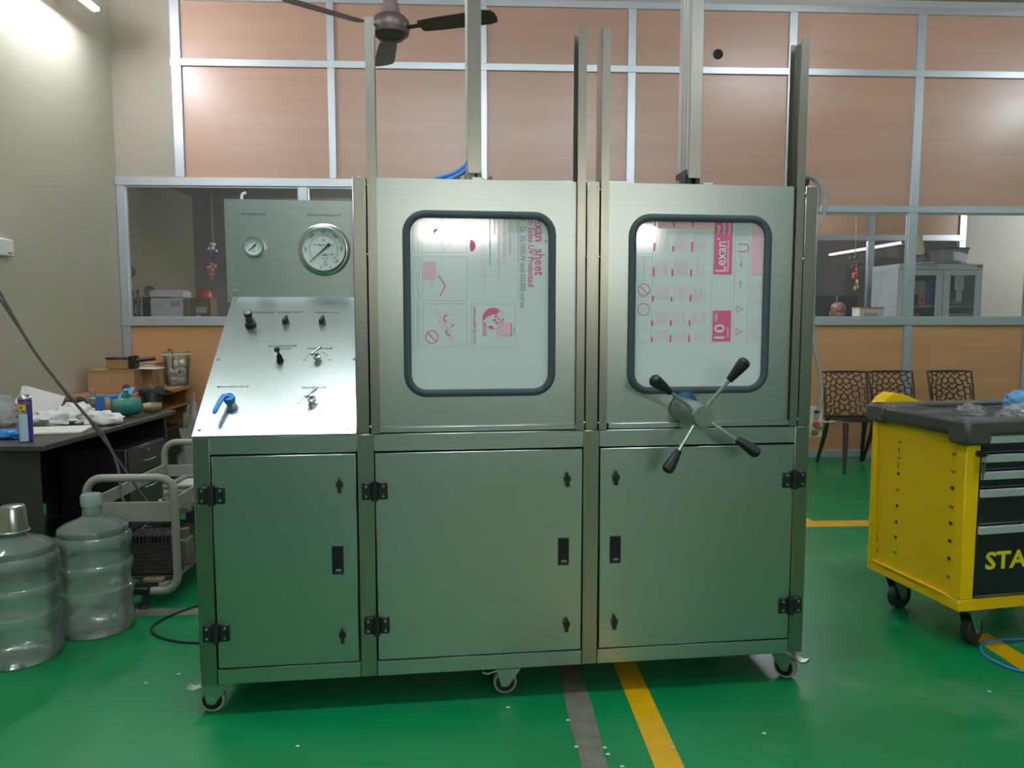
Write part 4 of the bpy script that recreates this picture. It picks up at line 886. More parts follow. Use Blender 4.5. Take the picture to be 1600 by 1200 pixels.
# wooden desk: boxes, heat gun, tub
bx1 = thing('cardboard_box', 'long brown cardboard box lying on the oak desk', 'cardboard box', (-3.10, 6.78, .785), 3)
kid('body', CARD, lambda b: b.box(-.19, .19, -.09, .12, 0, .195, .003), bx1)
kid('flap', mat('card flap', (150, 116, 80), .8), lambda b: (b.box(-.19, .19, -.092, -.09, .165, .197), b.box(.19, .192, -.09, .12, .0, .195)), bx1)
bx2 = thing('cardboard_box', 'second brown cardboard box behind the long one on the oak desk', 'cardboard box', (-2.92, 7.08, .785), 0)
kid('body', CARD, lambda b: b.box(-.12, .06, -.12, .13, 0, .2, .003), bx2); kid('tape_strip', mat('brown tape', (150, 120, 84), .3), lambda b: b.box(.0605, .0615, -.03, .03, .0, .2), bx2)
bx3 = thing('cardboard_box', 'small brown cardboard box beside the clear tub', 'cardboard box', (-3.02, 7.42, .785), 0)
kid('body', CARD, lambda b: b.box(-.14, .05, -.12, .1, 0, .22, .003), bx3); kid('label', PAPER, lambda b: b.box(-.04, .04, -.122, -.1205, .12, .2), bx3)
hg = thing('heat_gun', 'black tool with a brown box body lying on top of the long cardboard box', 'power tool', (-3.02, 6.80, .98), 0)
kid('body', mat('tan housing', (150, 116, 74), .6), lambda b: b.box(-.13, .05, -.07, .08, 0, .085, .006), hg)
kid('cover', BLACK, lambda b: (b.box(-.135, .055, -.075, .085, .085, .10, .006), b.box(.05, .10, -.05, .06, .0, .115, .01)), hg)
kid('handle', BLACK, lambda b: b.tube([(.09, 0, .07), (.16, .01, .075), (.235, .02, .085), (.25, .02, .085)], [.02, .017, .019, .014], 10), hg)
b = B(); b.box(-.1, .2, -.08, .1, 0, .004); o = tag(b.build('paper_sheet', PAPER), 'white sheet of paper sticking out under the black tool', 'paper'); o.location = (-2.95, 6.88, .9805); o.rotation_euler = (0, 0, R(-8)); hg.location = (-3.02, 6.80, .985)
tub = thing('clear_tub', 'clear plastic tub of white fittings on the oak desk', 'tub', (-2.80, 7.38, .785))
kid('wall', clear('cloudy tub plastic', (190, 196, 184), .22, .12), lambda b: b.rings([[(r * math.cos(a), r * math.sin(a), z) for a in [2 * math.pi * k / 28 for k in range(28)]] for r, z in ((.095, .003), (.118, .29), (.126, .29), (.126, .315), (.118, .315))], False, False), tub)
kid('bottom', clear('cloudy tub plastic', (190, 196, 184), .3, .12), lambda b: b.lathe([(.095, 0), (.095, .004), (.001, .004)], 28), tub)
kid('rim', mat('cloudy rim', (176, 180, 164), .4), lambda b: b.tube([(.128 * math.cos(a), .128 * math.sin(a), .292) for a in [2 * math.pi * k / 32 for k in range(32)]], .006, 6, closed=True), tub)
FIT = mat('white fitting', (206, 206, 196), .5)
rt = random.Random(9)
lay = [(-.03, -.03, .045), (.045, .0, .045), (-.02, .045, .045), (.03, -.045, .13), (-.045, .01, .125), (.03, .045, .13), (-.01, -.03, .205), (.045, .02, .21)]
for i, (x, y, z) in enumerate(lay):
    f = thing('white_fitting', 'white plastic fitting piled inside the clear tub', 'fitting', (-2.80 + x, 7.38 + y, .785 + z), rt.uniform(0, 180), 'white fittings in the clear tub')
    d = Vector((rt.uniform(-1, 1), -.8, rt.uniform(-.6, .8))).normalized()
    kid('ring', FIT, lambda b: b.lathe([(.018, -.02), (.033, -.02), (.033, .02), (.018, .02), (.018, -.02)], 14, axisM((0, 0, 0), d), False), f)
    kid('bore', DARK, lambda b: b.lathe([(.0175, -.004), (.0175, .004), (.001, .004)], 12, axisM((0, 0, 0), d)), f)
b = B(); b.tube(smooth_path([(-.03, -.09, .15), (-.02, -.105, .27), (-.035, -.10, .335), (-.06, -.10, .345), (-.07, -.10, .32)]), .006, 8); o = tag(b.build('black_hook', BLACK), 'black wire hook rising over the rim of the clear tub', 'hook'); o.location = (-2.78, 7.38, .785); o.scale = (.9, .9, 1)
tag(crumple((-2.66, 6.49, .786), (.22, .2, .06), 3.9, .35, 26, 12, 2).build('cloth_bag', mat('black cloth', (24, 25, 27), .8), sharp=70), 'black cloth bag draped over the near corner of the oak desk', 'bag')
o = bpy.data.objects['cloth_bag']
b = B(); rs_ = []
for i in range(9):
    t_ = i / 8; rs_.append([(-2.655 + .055 * math.cos(a) * (1 - .15 * t_) + .03 * math.sin(5 * t_), 6.42 + .13 * math.sin(a) * (1 - .2 * t_) - .02 * t_, .815 - .36 * t_ + .015 * math.sin(3 * a)) for a in [2 * math.pi * k / 16 for k in range(16)]])
b.rings(rs_); b.build('hanging_part', mat('black cloth', (24, 25, 27), .8), o, sharp=70)
ybx = thing('yellow_box', 'yellow and black tool case standing on the floor below the oak desk', 'tool case', (-2.83, 6.95, 0), -5)
kid('body', mat('case black', (26, 26, 26), .5), lambda b: b.box(-.02, .16, -.15, .15, .0, .46, .01), ybx)
kid('front_panel', mat('case yellow', (206, 196, 50), .5), lambda b: b.box(-.12, -.02, -.15, .15, .16, .46, .006), ybx); kid('handle', BLACK, lambda b: b.tube([(.07, -.06, .46), (.07, -.05, .5), (.07, .05, .5), (.07, .06, .46)], .009, 6), ybx)
tag(crumple((-2.44, 6.9, 0), (.28, .26, .62), 5.9, .55, 26, 14, 2.4).build('plastic_bag', BAG, sharp=60), 'tall clear plastic bag of scrap standing on the floor beside the tool case', 'plastic bag')
# switch box on the left wall, cables coming down
sw = thing('switch_box', 'small white switch box on the cream left wall', 'switch box', (-3.38, 5.72, 1.93))
kid('box', WHITE, lambda b: b.box(0, .045, -.09, .1, -.06, .06, .006), sw); kid('rocker', GREY, lambda b: b.box(.045, .05, .02, .07, -.045, -.03, .002), sw)
for i, pts in enumerate(([(-3.0, 4.05, 2.45), (-2.62, 4.05, 1.92), (-2.43, 4.05, 1.61), (-2.26, 4.05, 1.28), (-2.10, 4.05, 1.05), (-2.0, 4.05, .92), (-1.92, 4.05, .82), (-1.86, 4.05, .66), (-1.82, 4.0, .50), (-1.74, 4.0, .42)],
                         [(-3.0, 4.1, 2.16), (-2.64, 4.1, 1.80), (-2.45, 4.1, 1.55), (-2.27, 4.1, 1.25), (-2.12, 4.1, 1.03), (-2.05, 4.1, .95), (-1.98, 4.1, .84), (-1.90, 4.12, .70), (-1.78, 4.15, .48), (-1.68, 4.15, .36)])):
    b = B(); b.tube(smooth_path(pts), .0075 - .0015 * i, 8); tag(b.build('hanging_cable', mat('grey brown cable', (72, 64, 62), .5)), ('thicker grey cable hanging across the left wall down to the pump cart', 'thinner grey cable hanging below the thicker one down to the pump cart')[i], 'cable')
b = B(); b.tube(smooth_path([(-.95, 3.95, .006), (-1.2, 3.9, .006), (-1.37, 3.8, .006), (-1.46, 3.68, .006), (-1.5, 3.57, .006), (-1.48, 3.48, .006), (-1.41, 3.41, .006), (-1.3, 3.36, .006), (-1.15, 3.35, .006), (-.9, 3.42, .006)], 8), .0055, 8); tag(b.build('floor_cable', BLACK), 'black cable looped on the green floor beside the cabinet', 'cable')

# pump cart
ct = thing('pump_cart', 'grey tubular steel cart behind the water jugs', 'cart', (-1.69, 3.79, 0), 0)
def loop(y, z0, z1):
    o = rrect(-.205, .215, z0, z1, .075, 6); return [(p[0], y, p[1]) for p in o]
kid('end_frame', CARTG, lambda b: b.tube(loop(0, .085, .655), .0195, 12, closed=True), ct, 'near bent tube end frame')
kid('end_frame', CARTG, lambda b: b.tube(loop(.95, .085, .675), .0195, 12, closed=True), ct, 'far bent tube end frame')
kid('cross_plate', CARTG, lambda b: b.box(-.20, .21, -.006, .006, .435, .535, .003), ct)
kid('cross_plate', CARTG, lambda b: b.box(-.20, .21, .944, .956, .46, .535, .003), ct)
kid('side_rail', CARTG, lambda b: b.box(-.205, -.193, .02, .93, .48, .545, .002), ct); kid('side_rail', CARTG, lambda b: b.box(.193, .205, .02, .93, .48, .545, .002), ct)
kid('side_rail', CARTG, lambda b: b.box(-.15, -.11, .02, .93, .085, .115, .002), ct); kid('side_rail', CARTG, lambda b: b.box(.11, .15, .02, .93, .085, .115, .002), ct)
kid('wooden_strip', mat('worn tan strip', (140, 122, 92), .7, var=.2), lambda b: b.box(.03, .13, .03, .5, .116, .135, .003), ct)
kid('mounting_plate', mat('dirty plate', (92, 90, 84), .6, var=.3), lambda b: b.box(-.19, .19, .3, .93, .116, .122), ct)
kid('black_clamp', BLACK, lambda b: b.box(-.005, .085, -.03, .03, .075, .11, .006), ct)
for x, y in ((.05, .0), (-.15, .0), (.05, .95), (-.15, .95)):
    kid('foot', RUBBER, lambda b: (b.cyl((x, y, .0), (x, y, .02), .03, .026, n=14), b.cyl((x, y, .02), (x, y, .075), .011, n=10)), ct)
mo = thing('electric_motor', 'dusty black finned electric motor on the pump cart', 'motor', (-1.67, 4.18, .235), 0)
MB = mat('dusty black casting', (62, 58, 54), .55, var=.3, vscale=(30, 30, 30))
def motorf(b):
    b.lathe([(.001, -.13), (.075, -.13), (.085, -.115), (.085, .12), (.07, .13), (.001, .13)], 24, axisM((0, 0, 0), (1, 0, 0)))
    for k in range(22):
        a = 2 * math.pi * k / 22; b.box(-.10, .1, -.003, .003, .082, .102, M=Matrix.Rotation(a, 4, 'X'))
    b.box(-.09, .09, -.07, .07, -.112, -.07, .004)
kid('body', MB, motorf, mo)
kid('terminal_box', MB, lambda b: b.box(-.07, .05, -.06, .05, .09, .15, .006), mo)
kid('shaft', CHROME, lambda b: b.cyl((.13, 0, 0), (.18, 0, 0), .014, n=10), mo)
pu = thing('pump_block', 'black finned pump block at the front of the cart', 'pump', (-1.62, 3.93, .26), 0)
def pumpf(b):
    b.box(-.13, .10, -.07, .07, -.12, .05, .008)
    for k in range(12): b.box(-.12 + k * .0185, -.112 + k * .0185, -.078, .078, .05, .085, .001)
    for k in range(7): b.box(-.1, .09, -.076, -.07, -.10 + k * .02, -.092 + k * .02)
kid('body', MB, pumpf, pu)
kid('valve_head', mat('grey casting', (120, 116, 104), .5, .4), lambda b: (b.box(.105, .16, -.05, .06, -.05, .05, .005), b.cyl((.13, 0, .05), (.13, 0, .10), .018, n=6), b.cyl((.13, .05, .05), (.13, .05, .09), .014, n=6)), pu)
kid('foot_plate', MB, lambda b: b.box(-.13, .1, -.08, .08, -.139, -.12, .003), pu)
cb = thing('control_box', 'grey white control box on the pump cart behind its near frame', 'control box', (-1.58, 4.42, .122), 0)
kid('stand', mat('blue grey stand', (70, 96, 110), .5), lambda b: b.box(-.06, .06, -.06, .06, 0, .26, .004), cb)
kid('body', mat('pale box', (178, 180, 172), .5), lambda b: b.box(-.14, .14, -.15, .15, .26, .37, .008), cb)
kid('lid', mat('grey lid frame', (110, 112, 108), .5), lambda b: (b.box(-.145, .145, -.155, -.12, .37, .385, .003), b.box(-.145, .145, .12, .155, .37, .385, .003), b.box(-.145, -.11, -.12, .12, .37, .385, .003), b.box(.11, .145, -.12, .12, .37, .385, .003)), cb)
tag(crumple((-1.62, 4.16, .387), (.16, .14, .10), 2.7, .6, 24, 12, 3).build('plastic_bag', clear('dusty bag', (150, 144, 132), .6, .3), sharp=60), 'dusty crumpled plastic wrap on top of the pump on the cart', 'plastic wrap')
fb = thing('filter_can', 'black cylindrical oil filter standing on the right of the cart', 'filter', (-1.44, 4.12, .30), 0)
kid('body', BLACK, lambda b: b.lathe([(.001, 0), (.035, 0), (.037, .01), (.037, .15), (.03, .16), (.001, .16)], 18), fb); kid('base', MB, lambda b: b.lathe([(.02, -.178), (.02, 0), (.001, 0)], 12), fb)

# water jugs
JP = [(.001, .004), (.10, .004), (.115, .012), (.14, .0), (.152, .004), (.161, .02), (.161, .055), (.155, .065), (.155, .15), (.161, .165), (.164, .19), (.161, .205), (.152, .212), (.152, .27), (.161, .285), (.164, .305), (.161, .32), (.152, .328), (.152, .385), (.161, .40), (.163, .425), (.158, .445), (.146, .455), (.150, .468), (.146, .482), (.11, .505), (.06, .522), (.042, .535), (.040, .585)]
def jug(loc, label, cap):
    t = thing('water_jug', label, 'water jug', loc, 0, 'clear water jugs on the floor')
    kid('bottle', JUG, lambda b: b.lathe(JP, 40, caps=False), t)
    if cap: kid('cap', clear('cloudy cap', (190, 210, 204), .7, .2), lambda b: b.lathe([(.044, .58), (.046, .585), (.046, .625), (.042, .632), (.001, .632)], 24), t)
    else: kid('cap', clear('cloudy cap', (190, 210, 204), .7, .2), lambda b: b.lathe([(.044, .55), (.044, .59), (.001, .59)], 24), t)
jug((-1.935, 3.26, 0), 'clear water jug at the left picture edge with a steel tumbler over its neck', False)
jug((-1.755, 3.55, 0), 'clear capped water jug standing behind the tumbler topped one', True)
tm = thing('steel_tumbler', 'upturned steel tumbler on the neck of the left water jug', 'tumbler', (-1.935, 3.26, .545))
kid('cup', mat('tumbler steel', (190, 192, 184), .22, 1, var=.1, vscale=(30, 30, 30)), lambda b: b.lathe([(.0535, .001), (.0555, .001), (.0475, .10), (.044, .108), (.036, .112), (.001, .112), (.001, .110), (.035, .110), (.0445, .10), (.0535, .001)], 28, caps=False), tm)
kid('rim', CHROME, lambda b: b.tube([(.057 * math.cos(a), .057 * math.sin(a), .002) for a in [2 * math.pi * k / 32 for k in range(32)]], .0045, 6, closed=True), tm)

# ------------------------------------------------------------------ right office seen through the partition glass
CAB = mat('pale grey cabinet enamel', (178, 186, 190), .45)
cu_ = thing('office_cupboard', 'pale grey steel cupboard with glazed doors behind the right hand office window', 'cupboard', (5.17, 9.2, 0))
kid('side_panel', CAB, lambda b: b.box(0, .02, 0, .62, 0, 2.0), cu_); kid('side_panel', CAB, lambda b: b.box(1.04, 1.06, 0, .62, 0, 2.0), cu_)
kid('top_panel', CAB, lambda b: b.box(0, 1.06, -.01, .62, 2.0, 2.07, .004), cu_); kid('back_panel', mat('cupboard inside', (96, 98, 96), .6), lambda b: b.box(.02, 1.04, .6, .61, 0, 2.0), cu_)
for z in (.06, .62, 1.15, 1.56): kid('shelf', CAB, lambda b: b.box(.02, 1.04, .04, .6, z - .02, z), cu_)
for x0, x1 in ((.02, .555), (.562, 1.045)):
    def dr(b):
        b.box(x0, x0 + .085, -.02, 0, .05, 1.995, .003); b.box(x1 - .085, x1, -.02, 0, .05, 1.995, .003); b.box(x0 + .085, x1 - .085, -.02, 0, 1.93, 1.995); b.box(x0 + .085, x1 - .085, -.02, 0, .05, .9)
    d = kid('door', CAB, dr, cu_)
    kid('door_glass', GLASS, lambda b: b.box(x0 + .085, x1 - .085, -.012, -.008, .9, 1.93), d)
kid('badge', mat('red badge', (170, 50, 50), .5), lambda b: b.box(.98, 1.04, -.016, -.01, 2.03, 2.055), cu_)
def binder(x, wdt, z, hgt, m, label, grey_top=True):
    t = thing('ring_binder', label, 'binder', (5.17 + x, 9.26, z), 0)
    kid('spine', m, lambda b: b.box(-wdt / 2, wdt / 2, 0, .27, 0, hgt * (.45 if grey_top else 1), .003), t)
    if grey_top: kid('label_sleeve', mat('grey sleeve', (170, 170, 168), .6), lambda b: b.box(-wdt / 2, wdt / 2, 0.001, .27, hgt * .45, hgt, .002), t)
    kid('finger_hole', DARK, lambda b: b.lathe([(.014, 0), (.014, .002), (.001, .002)], 14, front(0, -.0005, hgt * .2)), t)
binder(.255, .085, 1.56, .30, mat('black binder', (40, 42, 44), .5), 'dark binder with a grey upper spine on the upper cupboard shelf')
binder(.345, .085, 1.56, .31, mat('orange binder', (226, 100, 50), .5), 'orange binder standing on the upper cupboard shelf')
binder(.43, .065, 1.56, .31, mat('blue binder', (50, 100, 170), .5), 'blue binder next to the orange one in the cupboard', False)
binder(.16, .085, 1.56, .30, mat('black binder', (40, 42, 44), .5), 'second dark binder farther left on the upper cupboard shelf')
binder(.27, .09, 1.15, .32, mat('orange binder', (226, 100, 50), .5), 'orange topped binder on the shelf below in the cupboard', False)
for i, (x, wd_) in enumerate(((.655, .05), (.72, .05), (.785, .05), (.87, .05), (.955, .08))):
    t = thing('file_box', 'white file box standing on the lower cupboard shelf', 'file', (5.17 + x, 9.26, 1.15), 0, 'white file boxes behind the right cupboard door')
    kid('body', WHITE, lambda b: b.box(-wd_ / 2, wd_ / 2, 0, .2, 0, .315, .004), t); kid('label', GREYPRINT, lambda b: b.box(-wd_ / 4, wd_ / 4, -.002, -.0005, .24, .30), t)
b = B(); b.box(-.06, .06, 0, .002, 0, .22); b.box(-.035, .035, -.003, -.001, -.14, .01); o = tag(b.build('paper_note', PAPER), 'two white paper slips stuck inside the right cupboard door', 'paper'); o.location = (5.94, 9.196, 1.75)
t = thing('glass_trophy', 'pale green glass piece standing on the upper cupboard shelf', 'trophy', (5.99, 9.35, 1.56)); kid('body', mat('pale green glass', (150, 176, 166), .2), lambda b: b.prism([(-.08, 0), (.07, 0), (.07, .17), (.05, .19), (.0, .10), (-.08, .06)], .03, FRONT), t); kid('base', DARK, lambda b: b.box(-.09, .08, -.04, .01, 0, .012), t)
t = thing('flower_pot', 'purple pot with a cream cone shaped wrap of flowers on the cupboard top', 'flower pot', (5.50, 9.32, 2.07))
kid('pot', mat('purple pot', (140, 116, 160), .5), lambda b: b.lathe([(.001, 0), (.09, 0), (.13, .07), (.12, .08), (.001, .06)], 20), t)
kid('wrap', mat('cream wrap', (214, 204, 160), .7), lambda b: b.lathe([(.10, .10), (.085, .2), (.06, .33), (.07, .35), (.04, .35), (.001, .3)], 18), t)
def leaves(b):
    r2 = random.Random(8)
    for k in range(14): b.ball((r2.uniform(-.11, .11), r2.uniform(-.09, .02), .09 + r2.uniform(-.01, .04)), .024, 7, 5)
kid('foliage', mat('olive leaves', (110, 110, 70), .6), leaves, t)
tag((lambda b: (b.box(-.09, .09, -.05, .25, 0, .012, .002), b)[1])(B()).build('paper_stack', PAPER), 'white paper stack hanging over the front of the cupboard top', 'paper'); bpy.data.objects['paper_stack'].location = (5.47, 9.17, 2.071)
bpy.data.objects['flower_pot'].location = (5.50, 9.40, 2.084)
t = thing('storage_box', 'clear plastic storage box with a dark lid on the cupboard top', 'storage box', (5.93, 9.42, 2.07))
kid('body', clear('clear storage', (200, 200, 196), .55, .4), lambda b: b.raw([(-.14, -.13, 0), (.14, -.13, 0), (.14, .13, 0), (-.14, .13, 0), (-.16, -.15, .19), (.16, -.15, .19), (.16, .15, .19), (-.16, .15, .19)], [(0, 3, 2, 1), (0, 1, 5, 4), (1, 2, 6, 5), (2, 3, 7, 6), (3, 0, 4, 7)]), t)
kid('lid', mat('dark lid', (70, 66, 62), .5), lambda b: b.box(-.17, .17, -.16, .16, .19, .205, .004), t); kid('blue_contents', mat('blue contents', (70, 76, 140), .5), lambda b: b.box(-.1, .1, -.1, .1, .003, .05, .01), t)
t = thing('office_desk', 'office desk behind the right hand window sill', 'desk', (4.2, 8.0, 0)); kid('desk_top', WOODDESK, lambda b: b.box(-.7, .75, -.2, .18, 1.25, 1.28, .004), t)
for x in (-.68, .71): kid('side_panel', WOODDESK, lambda b: b.box(x, x + .02, -.18, .16, 0, 1.25), t)
t = thing('paper_carton', 'white paper carton standing on the office desk beside the bald person', 'carton', (4.07, 8.02, 1.28)); kid('body', mat('white carton', (206, 208, 198), .7), lambda b: b.box(0, .26, -.06, .1, 0, .24, .003), t); kid('lid_edge', CARD, lambda b: b.box(-.004, .262, -.065, .105, .235, .25), t); kid('label', GREYPRINT, lambda b: b.box(.05, .2, -.062, -.0605, .15, .19), t)
t = thing('wall_phone', 'pale wall phone hung on the partition post in the office', 'phone', (3.72, 10.14, 1.86)); kid('body', mat('pale phone', (186, 200, 204), .4), lambda b: b.box(.33, .48, -.03, 0, -.2, .0, .006), t); kid('handset', BLACK, lambda b: b.box(.34, .44, -.05, -.03, -.03, -.015, .004), t); kid('bracket', GREY, lambda b: b.box(-.05, .34, -.03, .0, -.1, -.05), t)
for i, (x, ww, lb) in enumerate(((4.15, .30, 'dark computer monitor behind the bald head in the office'), (4.47, .27, 'dark computer monitor under the red hanging garland'))):
    t = thing('computer_monitor', lb, 'monitor', (x, 9.05, 1.2)); kid('screen', BLACK, lambda b: b.box(-ww / 2, ww / 2, -.02, .02, .22, .48, .006), t); kid('stand', GREY, lambda b: (b.box(-.02, .02, .0, .03, 0, .3, .003), b.box(-.1, .1, -.06, .08, 0, .012, .003)), t)
t = thing('monitor_table', 'low table carrying the two dark monitors in the office', 'table', (4.3, 9.05, 0)); kid('table_top', WOODDESK, lambda b: b.box(-.45, .45, -.25, .25, 1.17, 1.2, .004), t)
for x in (-.42, .4):
    for y in (-.22, .2): kid('leg', GREY, lambda b: b.box(x, x + .03, y, y + .03, 0, 1.17), t)
def garland(loc, label, cols, L, lean):
    t = thing('hanging_garland', label, 'garland', loc); r2 = random.Random(int(abs(loc[0]) * 100))
    kid('string', mat('garland string', (170, 150, 120), .6), lambda b: b.tube([(0, 0, 2.945 - loc[2]), (0, 0, .02), (lean, 0, -L * .5), (lean * .4, 0, -L)], .004, 6), t)
    for k, (cname, rgb) in enumerate(cols):
        def f(b):
            for j in range(7):
                q = (k + r2.random()) / len(cols); b.ball((lean * q + r2.uniform(-.05, .05) * (1.3 - q), r2.uniform(-.03, .03), -L * q * .95), r2.uniform(.010, .024), 8, 5)
        kid(cname, mat(cname, rgb, .35), f, t)
garland((4.27, 8.5, 2.12), 'red and green garland hanging in the right office window', (('dark_green_beads', (60, 76, 66)), ('red_beads', (200, 60, 80)), ('gold_beads', (206, 176, 120))), .40, .03)
garland((-2.73, 8.3, 2.20), 'blue and gold garland hanging behind the left partition glass', (('white_beads', (220, 220, 226)), ('blue_beads', (50, 70, 140)), ('pink_beads', (190, 120, 116)), ('copper_beads', (190, 110, 80))), .40, -.04)
# person: one continuous body grown from a skeleton, standing behind the sill
def skin_mesh(verts, edges, radii, root, sub=2):
    me = bpy.data.meshes.new('skin'); me.from_pydata(verts, edges, []); ob = bpy.data.objects.new('skin', me); col.objects.link(ob)
    ob.modifiers.new('s', 'SKIN'); ob.modifiers.new('u', 'SUBSURF').levels = sub
    sv = me.skin_vertices[0].data
    for i, r in enumerate(radii): sv[i].radius = (r, r) if not isinstance(r, tuple) else r; sv[i].use_root = (i == root)
    dg = bpy.context.evaluated_depsgraph_get(); ev = ob.evaluated_get(dg); m = ev.to_mesh()
    V = [v.co.copy() for v in m.vertices]; F = [tuple(p.vertices) for p in m.polygons]; ev.to_mesh_clear()
    bpy.data.objects.remove(ob); bpy.data.meshes.remove(me); return V, F
pp = thing('person', 'bald person behind the right office sill, only forehead and eyes showing', 'person', (4.10, 8.52, 0), 0)
SKIN = mat('brown skin', (122, 82, 66), .38)
J = [(0, 0, .88), (0, .0, 1.05), (0, 0, 1.24), (0, -.01, 1.36), (.16, 0, 1.31), (.22, -.02, 1.06), (.2, -.2, .98), (.19, -.28, .97), (-.16, 0, 1.31), (-.22, -.02, 1.06), (-.2, -.2, .98), (-.19, -.28, .97), (.09, 0, .82), (.1, -.01, .46), (.1, .02, .08), (.1, -.13, .03), (-.09, 0, .82), (-.1, -.01, .46), (-.1, .02, .08), (-.1, -.13, .03), (0, -.012, 1.42)]
Ed = [(0, 1), (1, 2), (2, 3), (3, 20), (2, 4), (4, 5), (5, 6), (6, 7), (2, 8), (8, 9), (9, 10), (10, 11), (0, 12), (12, 13), (13, 14), (14, 15), (0, 16), (16, 17), (17, 18), (18, 19)]
rad = [.12, .12, .13, .055, .06, .045, .035, .03, .06, .045, .035, .03, .085, .055, .04, .035, .085, .055, .04, .035, .05]
V, F = skin_mesh(J, Ed, rad, 0)
b = B(); b.raw(V, F)
# head: rings chin to crown, brow, nose and jaw shaped
hr = []
for z, wx, dyf, dyb in ((1.36, .03, .05, .03), (1.372, .045, .075, .05), (1.395, .056, .085, .07), (1.425, .064, .088, .085), (1.455, .070, .09, .092), (1.475, .073, .084, .096), (1.495, .076, .092, .098), (1.52, .077, .090, .098), (1.545, .073, .082, .094), (1.565, .062, .068, .082), (1.58, .045, .048, .062), (1.589, .022, .022, .034), (1.591, .002, .002, .004)):
    ring = []
    for k in range(24):
        a = 2 * math.pi * k / 24; x = wx * math.sin(a); c = -math.cos(a); y = -.015 + (c * dyf if c < 0 else c * dyb)
        if k in (0, 1, 23) and 1.40 < z < 1.48: y -= .016 * (1.5 - abs(k if k < 12 else k - 24)) * (1 if z < 1.46 else .4)
        ring.append((x, y, z))
    hr.append(ring)
b.rings(hr)
for sx in (-1, 1): b.ball((sx * .078, .005, 1.458), .03, 8, 6, (.35, .6, 1.1))
for sx in (-1, 1):                       # hands: palm, four unequal curled fingers and a side thumb
    hx, hy, hz = sx * .19, -.30, .965
    b.ball((hx, hy - .02, hz), .045, 10, 6, (.8, 1.1, .45))
    for k, L in enumerate((.062, .072, .068, .052)):
        fx = hx + (k - 1.5) * .018 * sx; b.tube([(fx, hy - .05, hz), (fx, hy - .05 - L * .55, hz - .006), (fx, hy - .05 - L * .85, hz - .024), (fx, hy - .05 - L * .9, hz - .042)], [.0085, .008, .007, .005], 7)
    b.tube([(hx - sx * .028, hy - .0, hz), (hx - sx * .052, hy - .03, hz - .004), (hx - sx * .05, hy - .06, hz - .014)], [.010, .009, .006], 7)
b.build('body', SKIN, pp, sharp=80)
EYE = mat('eye white', (200, 196, 190), .3)
for sx in (-1, 1):
    kid('eye', EYE, lambda b: b.ball((sx * .03, -.092, 1.466), .0115, 10, 6), pp); kid('iris', mat('dark iris', (26, 18, 14), .3), lambda b: b.ball((sx * .03, -.1, 1.465), .006, 8, 5), pp)
    kid('eyebrow', mat('dark brow', (40, 30, 26), .8), lambda b: b.tube([(sx * .012, -.107, 1.481), (sx * .03, -.104, 1.487), (sx * .052, -.09, 1.482)], [.004, .005, .002], 6), pp)
kid('mouth', mat('lips', (110, 62, 56), .5), lambda b: b.tube([(-.022, -.098, 1.396), (0, -.104, 1.398), (.022, -.098, 1.396)], [.002, .006, .002], 6), pp)
V, F = skin_mesh([J[i] for i in (0, 1, 2, 4, 5, 8, 9)], [(0, 1), (1, 2), (2, 3), (3, 4), (2, 5), (5, 6)], [.135, .135, .145, .075, .058, .075, .058], 0); b = B(); b.raw(V, F); b.build('shirt', mat('grey blue shirt', (120, 130, 146), .8), pp, sharp=80)
V, F = skin_mesh([(0, 0, .92)] + [J[i] for i in (12, 13, 14, 16, 17, 18)], [(0, 1), (1, 2), (2, 3), (0, 4), (4, 5), (5, 6)], [.135, .1, .075, .06, .1, .075, .06], 0); b = B(); b.raw(V, F); b.build('trousers', mat('dark trousers', (44, 46, 54), .8), pp, sharp=80)
# ------------------------------------------------------------------ dim left office: clutter on a sideboard behind the glass
t = thing('sideboard', 'dark sideboard under the left partition glass carrying boxes and trophies', 'sideboard', (-3.05, 8.2, 0)); kid('body', mat('dark sideboard', (60, 54, 48), .5), lambda b: b.box(-.5, .9, -.25, .3, .08, 1.30, .004), t); kid('plinth', DARK, lambda b: b.box(-.48, .88, -.2, .28, 0, .08), t); kid('sideboard_top', WOODDESK, lambda b: b.box(-.52, .92, -.27, .31, 1.30, 1.33, .004), t)
ZT = 1.33
t = thing('white_carton', 'white carton with printed side labels and open lid behind the left glass', 'carton', (-3.13, 8.15, ZT))
WC = mat('white card', (196, 202, 194), .7)
kid('body', WC, lambda b: b.box(-.165, .155, -.1, .14, .0, .29, .003), t); kid('lid', WC, lambda b: b.prism([(-.17, 0), (.16, 0), (.16, .05), (.12, .075), (-.12, .075), (-.17, .05)], .24, front(0, .14, .30)), t)
kid('lid_gap', DARK, lambda b: b.box(-.163, .02, -.101, .0, .290, .301), t)
def lab(b):
    for z in (.25, .235, .215, .2): b.box(-.13, -.04 + .03 * (z > .23), -.1015, -.1005, z, z + .006)
    b.box(.03, .13, -.1015, -.1005, .2, .26)
kid('printed_label', GREYPRINT, lab, t)
t = thing('brown_carton', 'brown carton with grey print beside the white one behind the left glass', 'carton', (-2.80, 8.15, ZT)); kid('body', mat('dark card', (112, 92, 72), .8), lambda b: b.box(-.11, .10, -.08, .12, 0, .295, .003), t); kid('printed_label', GREYPRINT, lambda b: (b.box(-.05, .06, -.0815, -.0805, .14, .2), b.box(-.05, .0, -.0815, -.0805, .1, .12)), t); kid('side_strip', mat('olive strip', (130, 120, 60), .7), lambda b: b.box(-.14, -.11, -.08, .12, 0, .29), t)
